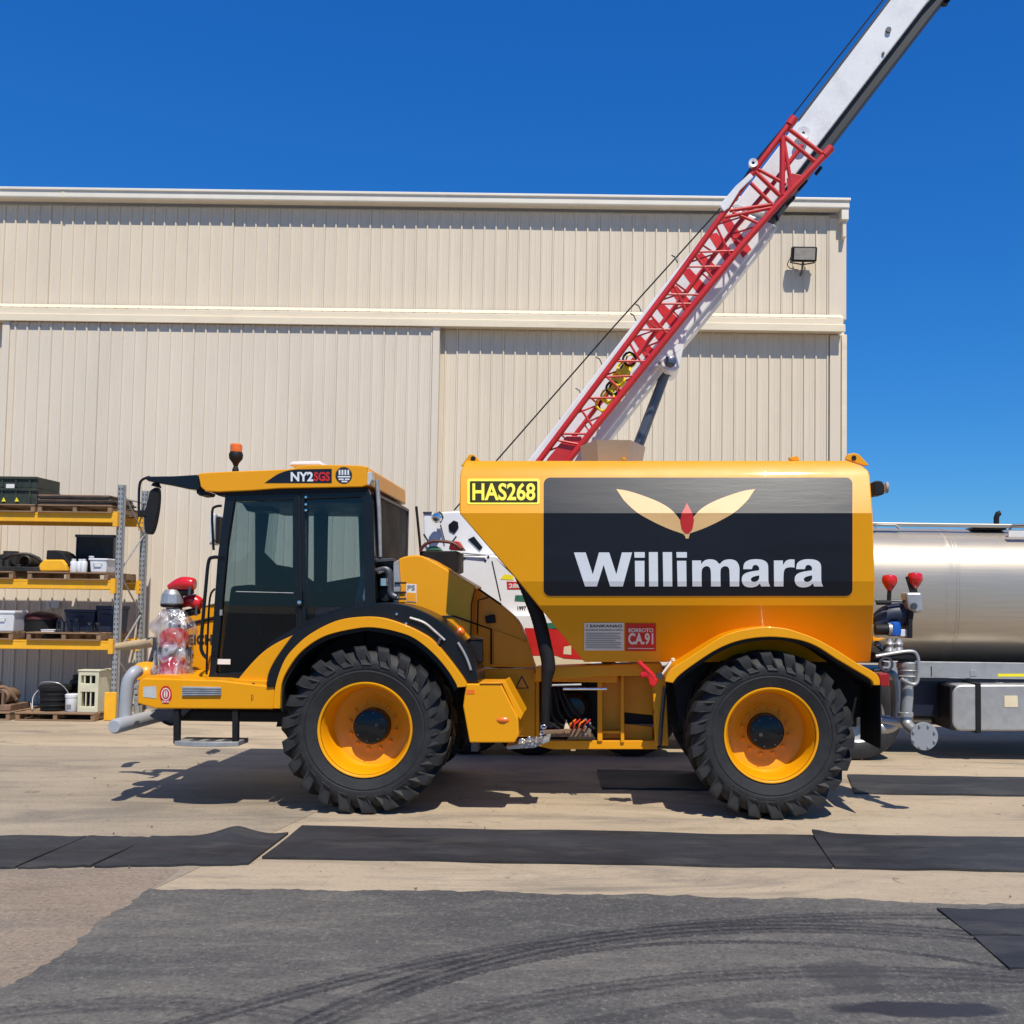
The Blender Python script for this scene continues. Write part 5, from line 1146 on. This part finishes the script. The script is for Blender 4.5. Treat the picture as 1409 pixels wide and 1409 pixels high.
box('side_console', sx-.3, sx+.3, YN+DC+.2, YN+DC+.42, P2.z+.05, P2.z+.50, M['black_matt'], tr, .04)
tube('joystick', [(sx-.2, YN+DC+.3, P2.z+.5), (sx-.24, YN+DC+.3, P2.z+.72)], [.016, .03], M['black_matt'], tr, 8)
box('cab_headliner', P1.x+.05, xr_, YN+DC+.07, YN+DCF-.07, zt_-.10, zt_-.01, M['black_matt'], tr, 0)
# beacon
bc = lathe('beacon', [(.03, 0), (.03, .02), (.018, .05), (.03, .08), (.06, .12), (.065, .16), (.055, .185)], T(324, 649, .75), M['black_matt'], tr, seg=20)
lathe('beacon_lens', [(.052, .18), (.055, .20), (.055, .25), (.045, .262), (0, .264)], T(324, 649, .75), M['amber'], bc, seg=20)
# mirrors and their arms
tp('mirror_arm', [(199, 659), (206, 655.5), (240, 655), (273, 653), (275, 674), (260, 673), (232, 667), (204, 662)], DC-.02, DC+.12, M['black'], tr, bevel=.01)
tp('mirror_mount', [(270, 672), (286, 677), (284, 681), (274, 682), (270, 678)], DC, DC+.2, M['black_matt'], tr, bevel=.006)
tube('mirror_tube', [T(*p, DC+.05) for p in ((206, 656), (196, 660), (192, 668), (191, 690), (191, 706))], .012, M['black'], tr, 8, 4)
mi = tp('mirror', c2([(212, 671), (217, 672), (217.5, 690), (214, 715), (209, 732), (204, 735), (199, 731), (198, 710), (203, 688), (206, 675)], 3), DC+.03, DC+.10, M['black_matt'], tr, bevel=.02, seg=3)
tp('mirror_clamp', [(189, 702), (200, 701), (201, 711), (189, 711)], DC+.02, DC+.08, M['black_matt'], mi, bevel=.01)
tp('mirror_cap', [(207, 668), (210, 664), (215, 664), (218, 671)], DC+.02, DC+.1, M['black_matt'], mi, bevel=.006)
m2_ = tp('front_mirror', [(288, 710), (291, 706), (296, 706), (294, 745), (287, 750)], 1.9, 2.15, M['pvc'], tr, bevel=.02)
tube('front_mirror_arm', [T(305, 696, 1.9), T(297, 697, 1.9), T(292, 704, 1.9), T(293, 740, 1.9), T(294, 757, 1.9)], .014, M['black'], m2_, 8, 3)
tp('front_mirror_glass', [(297, 711), (302, 711), (300, 745), (297, 748)], 1.9, 2.1, M['black_matt'], m2_, bevel=.006)
tube('grab_rail', [T(*p, .30) for p in ((302, 767), (293, 767), (287, 773), (283, 810), (277, 880), (278, 897), (285, 906))], .016, M['black'], tr, 8, 5)
tube('grab_rail', [T(*p, .60) for p in ((296, 810), (289, 822), (286, 870), (284, 930))], .010, M['black'], tr, 8, 4)

# --- hood behind the cab
ho = c2([(548, 769), (560, 765), (577, 764), (592, 770)], 4)+[(655, 807), (649, 828), (647, 918), (600, 900), (548, 870)]
hood = tp('engine_hood', ho, .55, 1.05, M['yellow'], tr, bevel=.03, seg=3)
tp('hood_core', [(x, min(y+16, 918)) for x, y in ho], 1.06, TW-.55, M['yellow'], hood, bevel=.03)
tp('hood_tail', [(640, 806), (657, 809)]+c2([(690, 833), (712, 853), (724, 878), (732, 905), (737, 918)], 4)+[(640, 918)], .82, 1.0, M['yellow'], hood, bevel=.02)
tube('hood_gasket', [T(*p, .82) for p in ((590, 768), (655, 808), (690, 832))], .010, M['black_matt'], hood, 6)
tube('hood_seam', [T(*p, .545) for p in ((654, 810), (649, 830), (647, 912))], .005, M['black_matt'], hood, 6)
tube('hood_trim', [T(*p, d) for p, d in (((604, 848), .545), ((625, 848), .545), ((648, 856), .54), ((676, 866), .80), ((676, 914), .80))], .009, M['black_matt'], hood, 6)
tube('hood_seam', [T(*p, .815) for p in ((657, 872), (658, 826), (672, 822))], .006, M['black_matt'], hood, 6)
tp('hood_panel', [(679, 866), (728, 884), (735, 914), (679, 914)], .805, .825, M['yellow'], hood, bevel=.005)
lathe('turn_lamp', [(0, -.03), (.035, -.02), (.05, .0), (.05, .03)], T(632, 870, .53), M['amber'], hood, axis='Y', seg=18)
tp('vent_plate', [(667, 848), (680, 845), (682, 857), (669, 858)], .77, .82, M['black_matt'], hood, bevel=.01)
decal('hood_sticker', [(559, 803), (573, 804), (573, 829), (559, 828)], lambda x, y: T(x, y, .545), M['signwhite'], hood)
decal('hood_sticker_lower', [(559.5, 815), (572.5, 816), (572.5, 828), (559.5, 827)], lambda x, y: T(x, y, .542), M['yellow_trim'], hood)
decal('lettering', text2d('PS', .02), lambda x, y: T(x, y, .541), M['inkgrey'], hood, rect=(560.5, 805, 571, 812))
tp('hood_latch', [(640, 880), (663, 880), (664, 912), (642, 908)], .44, .56, M['black_matt'], tr, bevel=.01)
tube('latch_bar', [T(641, 882, .43), T(650, 877, .43), T(665, 879, .43)], .008, M['black_matt'], tr, 6)
# air intake stack between cab and hood
st_ = tp('intake_stack', [(518, 772), (537, 769), (546, 771), (548, 832), (520, 834)], .62, .95, M['black'], tr, bevel=.02)
tube('intake_pipe', [T(*p, .50) for p in ((519, 786), (530, 783), (536, 790), (537, 815), (545, 822))], .035, M['steel'], tr, 12, 5)
tube('intake_clamp', [T(528, 796, .46), T(528, 806, .46)], .042, M['chrome'], tr, 12)
lathe('filter_cap', [(0, -.04), (.06, -.03), (.075, 0), (.075, .15)], T(531, 818, .52), M['black_matt'], tr, axis='Y', seg=20)
tp('stack_bracket', [(511, 769), (540, 768), (541, 772), (511, 774)], .45, .6, M['steel'], tr, bevel=.004)
tp('hood_side_grille', [(541, 774), (548, 770), (551, 808), (547, 830), (541, 828)], .50, .6, M['galv'], tr, bevel=.008)
for y in (802, 815, 824): tube('grille_bar', [T(543, y, .49), T(559, y, .49)], .010, M['black'], tr, 6)
# black intake box behind the hood with red loop
ib = tp('intake_box', [(577, 764), (580, 758), (629, 758), (629, 786), (618, 790)], 1.3, 1.8, M['black_matt'], tr, bevel=.01)
tube('loop_handle', [T(*p, 1.28) for p in ((578, 759), (584, 750), (595, 745), (610, 745), (625, 748), (636, 757))], .016, M['maroon'], ib, 8, 5)
tp('red_cover', [(617, 756), (620, 745), (630, 744), (638, 757)], 1.3, 1.5, M['red'], ib, bevel=.01)
tp('green_cover', [(585, 758), (590, 752), (601, 751), (607, 758)], 1.3, 1.5, M['green'], ib, bevel=.01)
# --- black corrugated drop hose
ho_pts = [(700, 768), (712, 787), (728, 818), (741, 852), (750, 890), (754.5, 915), (752, 940), (750, 1000)]
cp = catmull([T(*p, .42) for p in ho_pts], 14); bm = bmesh.new(); L = len(cp)
addtube(bm, cp, [(.028+.034*min(1, i/(L*.32)) if i < L*.75 else .062-.024*min(1, (i-L*.75)/(L*.15)))*(1+(.035 if i % 2 else -.0)) for i in range(L)], 16)
finish(bm, 'drop_hose', M['black_matt'], tr, 0, True, 80)
# --- toolbox step behind the front wheel
tb = tp('tool_box', [(641, 941), (689, 941), (713, 988), (714, 1012), (708, 1022), (646, 1022), (642, 1000), (637, 972)], .02, .55, M['yellow'], tr, bevel=.012, seg=3)
tp('box_lid', [(690, 939), (695, 937), (720, 983), (716, 991), (711, 984)], .04, .53, M['yellow'], tb, bevel=.006)
tp('lid_strip', [(660, 939), (690, 939), (690, 941), (660, 941)], .01, .40, M['yellow_trim'], tb, bevel=.003)
bm = bmesh.new(); addlathe(bm, [(0, -.014), (.03, -.010), (.05, 0)], (0, 0, 0), 'Y', 20)
for v in bm.verts: v.co = T(692, 991, .018)+Vector((v.co.x*1.1, v.co.y, v.co.z*.5))
finish(bm, 'marker_lamp', M['amber'], tb, 0, True)
decal('reflector', [(641.5, 949), (653, 949), (653, 955), (642, 955)], lambda x, y: T(x, y, .017), M['amber'], tb)
tp('box_hanger', [(648, 1022), (658, 1022), (658, 1034), (648, 1034)], .15, .3, M['steel'], tr, bevel=.004)
pn = tp('chassis_panel', [(650, 920), (737, 920), (737, 1014), (650, 1014)], 0.86, .92, M['yellow'], tr, bevel=.008)
tri = [(718, 929), (728, 947.5), (708.5, 947.5)]
o = decal('warning_sign', tri, lambda x, y: T(x, y, .857), M['inkblack'], pn); decal('warning_face', [(718, 932.5), (725.2, 946), (711.2, 946)], lambda x, y: T(x, y, .854), M['yellow_trim'], pn)
# grey fold step and chain
fs = tp('fold_step', [(696, 1027), (728, 1021), (756, 1015), (756, 1020), (735, 1029), (698, 1031)], .25, .55, M['galv'], tr, bevel=.004)
links = [(748, 1000), (747, 1004), (746, 1008), (745, 1012), (744, 1016), (743, 1020), (738, 1018), (734, 1016), (729, 1017), (724, 1018), (719, 1019), (714, 1020)]
for k, (px, py) in enumerate(links):
    p = T(px, py, .22); q = Matrix.Rotation(k*1.3, 3, 'Y') @ Matrix.Rotation((k % 2)*1.4, 3, 'X')
    tube('chain_link', [p+q @ Vector((.022*math.cos(a), 0, .014*math.sin(a))) for a in [2*math.pi*i/10 for i in range(11)]], .006, M['chrome'], tr, 6)
# --- frame between the axles
tp('under_frame_rail', [(737, 1019), (905, 1019), (905, 1031), (760, 1031), (742, 1027)], .86, .94, M['yellow'], tr, bevel=.006)
for a, b, c_, d_ in ((822, 829, 920, 1020), (854, 859, 912, 1022), (737, 742, 925, 1020)): tp('frame_post', [(a, c_), (b, c_), (b, d_), (a, d_)], .84, .95, M['yellow'], tr, bevel=.006)
tp('frame_panel', [(829, 930), (854, 930), (854, 1016), (829, 1016)], 1.0, 1.04, M['yellow'], tr, bevel=.004)
tp('frame_panel', [(859, 930), (898, 930), (898, 984), (859, 980)], 1.0, 1.04, M['yellow'], tr, bevel=.004)
tp('frame_panel', [(859, 996), (898, 1000), (898, 1019), (859, 1019)], 1.0, 1.04, M['yellow'], tr, bevel=.004)
tp('frame_channel', [(829, 1006), (855, 1006), (855, 1009), (829, 1009)], .86, .99, M['yellow'], tr, bevel=.003)
tp('frame_post', [(897, 925), (916, 925), (920, 1026), (902, 1026)], .62, .80, M['yellow'], tr, bevel=.008)
tube('conduit', [T(*p, .58) for p in ((915, 945), (911, 985), (908, 1026))], .018, M['steel'], tr, 8, 4)
for y in (952, 966, 980): lathe('frame_bolt', [(0, -.012), (.008, -.01), (.008, .01)], T(899, y, .62), M['steel'], tr, axis='Y', seg=6)
tp('sub_frame', [(737, 918), (910, 912), (915, 930), (830, 930), (737, 938)], .60, .9, M['yellow'], tr, bevel=.01)
tube('cross_shaft', [T(775, 948, .6), T(835, 948, .6)], .012, M['chrome'], tr, 8)
tube('valve_rod', [T(757, 943, .5), T(800, 942, .5)], .010, M['galv'], tr, 8)
bl = lathe('air_tank', [(0, -.02), (.10, 0), (.14, .05), (.15, .1), (.15, .7), (0, .74)], T(790, 975, .86), M['black'], tr, axis='Y', seg=28)
lathe('joint_housing', [(.10, -.3), (.2, -.26), (.2, .26), (.10, .3)], Vector((T(790, 975, 1).x, YC2, T(790, 960, 1).z)), M['black_matt'], tr, axis='Z', seg=24)
box('joint_plate', T(735, 900, .9).x, T(850, 900, .9).x, YN+.75, YN+1.7, T(790, 938, .8).z, T(790, 926, .8).z, M['yellow'], tr, .01)
tp('battery_tray', [(748, 1005), (812, 1002), (814, 1014), (748, 1014)], .78, 1.0, M['rust'], tr, bevel=.005)
for k, px in enumerate((783, 789, 796, 803)): tube('cable', [T(px, 1003, .72), T(px+2, 996, .70), T(px+6, 993, .72), T(px+9, 990, .76)], .009, M['red'] if k % 2 else M['amber'], tr, 6, 3)
tp('bracket_fin', [(776, 1003), (779, 990), (784, 1003)], .70, .72, M['cream'], tr, bevel=.002)
for k in range(5): lathe('pipe_nut', [(0, -.02), (.012, -.018), (.012, .02)], T(806+6*(k % 2), 990+k*5, .69), M['chrome'], tr, axis='Y', seg=6)
for k in range(5): tube('hydraulic_hose', [T(745+k*7, 935, .82), T(752+k*6, 955, .76), T(748+k*12, 985, .78), T(770+k*12, 1003, .8)], .014, M['black_matt'], tr, 8, 5)
# red valve handle and white lever
vh = tube('valve_handle', [T(878, 910, .10), T(890, 922, .10), T(900, 932, .10)], [.020, .026, .022], M['redgloss'], tr, 10)
tp('valve_body', [(880, 927), (890, 921), (900, 929), (906, 936), (901, 947), (893, 943), (891, 932), (882, 934)], .08, .22, M['redgloss'], vh, bevel=.015)
tube('drain_lever', [T(911, 928, .1), T(924, 910, .1)], [.008, .012], M['white'], tr, 8); lathe('lever_knob', [(0, -.02), (.02, -.01), (.02, .01), (0, .02)], T(926, 908, .1), M['cream'], tr, seg=10)
lathe('valve_nut', [(0, -.03), (.03, -.03), (.03, .1)], T(908, 930, .12), M['steel'], tr, axis='Y', seg=6)
# --- rear wing and mud flap
oR = [(915, 938), (917, 931), (926, 919), (945, 907), (988, 879), (1009, 870), (1031, 865), (1056, 862.5), (1080, 864.5), (1096, 869), (1123, 879), (1152, 895), (1177, 911), (1201, 924), (1209.5, 932), (1211, 943)]
iR = [(926, 940), (934, 930), (955, 914), (988, 893), (1020, 881), (1058, 876.5), (1096, 880), (1123, 889), (1150, 906), (1177, 922), (1198, 935), (1202, 943)]
wing = tp('rear_wing', c2(oR, 4)+c2(iR, 4)[::-1], -.06, .60, M['yellow'], tr, bevel=.010, seg=3, smooth=True)
tp('rear_wing_liner', c2(iR)+c2([(x+(3 if x < 1060 else -3), y+4) for x, y in iR])[::-1], .0, .60, M['black_matt'], tr, bevel=0)
tp('rear_wheel_well', c2([(x, y-2) for x, y in iR])+[(1192, 985), (1110, 1000), (935, 1000)], .64, .68, M['black_matt'], tr, bevel=0)
xm = T(1213, 985, 0).x
mf = box('mud_flap', xm-.012, xm, YN+.0, YN+.66, T(1213, 1031, 0).z, T(1213, 942, 0).z, M['black_matt'], tr, .003)
tl = tp('tail_lamp', [(1209, 927), (1221, 926), (1224, 929), (1224, 945), (1211, 945)], .25, .45, M['tail'], tr, bevel=.01)
box('rear_bumper', T(1190, 940, .4).x, T(1212, 940, .4).x, YN+.68, YN+TW-.68, T(1200, 960, .4).z, T(1200, 925, .4).z, M['yellow'], tr, .01)
# --- rear pipework
mfd = tube('manifold_pipe', [T(1204, 826, .5), T(1260, 828, .5)], .012, M['steel'], tr, 8)
for px, py in ((1224, 800), (1259, 797)):
    q = lathe('red_lamp', [(.02, -.085), (.045, -.05), (.068, -.01), (.07, .03), (.058, .055), (.03, .062), (0, .063)], T(px, py, .5), M['redgloss'], tr, seg=14)
    tube('lamp_stalk', [T(px, py+10, .5), T(px-1, py+28, .5)], .02, M['black_matt'], q, 8)
tp('lamp_bracket', [(1247, 794), (1251, 792), (1262, 812), (1264, 816), (1254, 817)], .48, .52, M['black_matt'], tr, bevel=.004)
vl = tp('valve_guard', [(1246, 815), (1269, 815), (1271, 841), (1262, 844), (1250, 838)], .42, .6, M['alloy'], tr, bevel=.02)
lathe('valve_eye', [(0, -.02), (.03, -.02), (.03, .02)], T(1257, 834, .42), M['steel'], vl, axis='Y', seg=14)
tube('level_gauge', [T(1206, 829, .45), T(1226, 829, .45)], .022, M['black_matt'], tr, 8)
el = tube('suction_elbow', [T(1206, 860, .6), T(1216, 849, .6), T(1232, 845, .6), T(1252, 847, .6)], [.08, .09, .10, .11], M['navy'], tr, 16, 4)
tp('elbow_flange', [(1250, 840), (1256, 840), (1256, 878), (1250, 878)], .45, .75, M['black_matt'], el, bevel=.008)
tp('elbow_pad', [(1238, 866), (1251, 866), (1251, 876), (1238, 876)], .5, .6, M['pvc'], el, bevel=.006)
lathe('blue_coupling', [(.04, -.06), (.055, -.05), (.06, .02), (.05, .06), (.03, .07)], T(1231, 866, .5), M['blue'], tr, seg=16)
tube('black_coupling', [T(1204, 866, .5), T(1222, 866, .5)], .05, M['black_matt'], tr, 12)
lathe('coupling_ring', [(.05, -.01), (.06, -.01), (.06, .02), (.05, .02)], T(1223, 866, .5), M['galv'], tr, axis='X', seg=16)
for px in (1224, 1236): lathe('pipe_neck', [(.035, -.06), (.05, -.05), (.035, -.01), (.045, .02), (.03, .05), (.03, .07)], T(px, 889, .5), M['alloy'], tr, seg=14)
tp('yellow_tab', [(1201, 874), (1206, 878), (1218, 878), (1210, 882), (1201, 882)], .4, .5, M['yellow'], tr, bevel=.004)
for k in range(4): lathe('small_fitting', [(0, -.03), (.02, -.03), (.03, 0), (.02, .03), (.02, .08)], T(1207+k*4, 886+k*3, .45+.05*k), M['steel'], tr, axis='Y', seg=10)
tp('manifold_plate', [(1204, 897), (1256, 896), (1262, 902), (1262, 908), (1204, 906)], .4, .8, M['black_matt'], tr, bevel=.008)
tube('manifold_loop', [T(*p, .4) for p in ((1205, 903), (1250, 896), (1262, 902), (1264, 920), (1262, 938), (1254, 941), (1240, 934))], .016, M['alloy'], tr, 8, 5)
gv = lathe('gate_valve', [(.07, -.10), (.085, -.09), (.09, 0), (.10, .02), (.10, .06), (.07, .08)], T(1249, 921, .5), M['alloy'], tr, seg=20)
for y in (912, 922, 930): lathe('valve_band', [(.095, -.008), (.103, 0), (.095, .008)], T(1250, y, .5), M['galv'], gv, seg=20)
lathe('hand_wheel', [(.05, -.012), (.065, -.012), (.07, 0), (.065, .012), (.05, .012)], T(1219, 914, .4), M['steel'], tr, axis='Y', seg=18)
lathe('hand_wheel_hub', [(0, -.02), (.02, -.02), (.02, .1)], T(1219, 914, .4), M['steel'], tr, axis='Y', seg=10)
tube('water_pipe', [T(*p, .5) for p in ((1248, 934), (1248, 960), (1246, 985))], [.058, .056, .054], M['alloy'], tr, 18)
lathe('pipe_collar', [(.058, -.015), (.068, -.01), (.068, .025), (.058, .03)], T(1246, 984, .5), M['alloy'], tr, seg=20)
tube('water_pipe', [T(1245, 987, .5), T(1247, 994, .49), T(1252, 1001, .45), T(1264, 1010, .33), T(1269, 1013, .28)], [.05, .05, .05, .048, .05], M['alloy'], tr, 18, 4)
fg = lathe('pipe_flange', [(0, -.02), (.118, -.02), (.122, -.014), (.122, .01), (0, .012)], T(1271, 1013, .26), M['gasket'], tr, axis='Y', seg=36)
for k in range(8):
    a = 2*math.pi*(k+.5)/8; lathe('flange_bolt', [(0, -.02), (.010, -.02), (.012, -.012), (.012, 0)], T(1271, 1013, .245)+Vector((.10*math.cos(a), 0, .10*math.sin(a))), M['galv'], fg, axis='Y', seg=6)
tube('water_pipe', [T(*p, .75) for p in ((1205, 930), (1222, 928), (1232, 940), (1234, 985), (1225, 1000), (1200, 1001))], .055, M['alloy'], tr, 16, 5)
tube('spray_bar', [T(1185, 988, .8), T(1250, 995, .7)], .05, M['alloy'], tr, 14)
tube('rear_rail', [T(1182, 955, .9), T(1200, 953, .9)], .014, M['galv'], tr, 8)

# ------------------------------------------------------------------ wrapped pump on the front deck
cx0 = T(238, 930, .42)
pm = thing('wrapped_pump', 'red pump wrapped in clear plastic standing on the front deck', 'pump', (cx0.x, cx0.y, T(238, 931, .42).z))
u = 1/ (F/(YN+.42))
def hh(py): return (931-py)*u
bs_ = Vector((cx0.x, cx0.y, T(238, 931, .42).z))
lathe('base', [(.13, 0), (.13, .03), (.115, .06), (.118, hh(900))], bs_, M['red'], pm, seg=24)
lathe('drum', [(.120, hh(892)), (.125, hh(890)), (.125, hh(873)), (.10, hh(868)), (.05, hh(864))], bs_, M['redgloss'], pm, seg=24)
lathe('strap', [(.128, hh(901)), (.131, hh(900)), (.131, hh(892)), (.128, hh(891))], bs_, M['black_matt'], pm, seg=24)
for a in (-1, 1): tube('side_rod', [bs_+Vector((a*.145, -.02, .1)), bs_+Vector((a*.155, -.02, hh(890)))], .014, M['steel'], pm, 8)
tube('neck', [bs_+Vector((0, 0, hh(868))), bs_+Vector((.0, 0, hh(845))), bs_+Vector((-.02, 0, hh(828)))], [.05, .06, .08], M['steel'], pm, 14)
lathe('head', [(.075, -.09), (.10, -.05), (.09, .03), (.06, .07), (0, .08)], bs_+Vector((-.03, 0, hh(823))), M['alloy'], pm, seg=16, angle=20)
lathe('head_collar', [(.09, -.02), (.10, 0), (.09, .02)], bs_+Vector((-.03, 0, hh(833))), M['black_matt'], pm, seg=16)
for (pa, pb, pc, dd) in (((232, 808), (250, 803), (267, 804), .42), ((247, 834), (262, 826), (276, 832), .52)):
    a, b, c = T(*pa, dd), T(*pb, dd), T(*pc, dd); nz = tube('nozzle', [a, b, c, c+Vector((.005, 0, 0))], [.025, .062, .055, .02], M['redgloss'], pm, 12, 4)
    tube('nozzle_grip', [T(pa[0]+8, pa[1]+10, dd), T(pc[0]-2, pc[1]+8, dd)], .034, M['black_matt'], nz, 8)
    tube('nozzle_strap', [c+Vector((-.02, -.04, .02)), c+Vector((-.02, -.05, -.10))], .012, M['steel'], nz, 6)
bm = bmesh.new(); seg = 40; rings = []
rnd = random.Random(4); ph = [rnd.uniform(0, 6) for _ in range(6)]
for i in range(30):
    v = i/29; z = hh(931)+.01+(hh(840)-hh(931))*v
    base = .17-.03*math.sin(v*2.2)+(.05*math.exp(-((v-.72)/.13)**2))-.07*max(0, v-.82)/.18
    ring = []
    for k in range(seg):
        a = 2*math.pi*k/seg
        r = base+.012*math.sin(5*a+9*v+ph[0])+.008*math.sin(11*a-14*v+ph[1])+.006*math.sin(17*a+21*v+ph[2])+.006*math.sin(30*v+3*a)
        ring.append(bm.verts.new(bs_+Vector((r*math.cos(a)-.03*max(0, v-.6), r*math.sin(a), z))))
    rings.append(ring)
for A, Bq in zip(rings, rings[1:]):
    for k in range(seg): bm.faces.new((A[k], A[(k+1) % seg], Bq[(k+1) % seg], Bq[k]))
finish(bm, 'plastic_wrap', M['wrap'], pm, 0, True, 80)
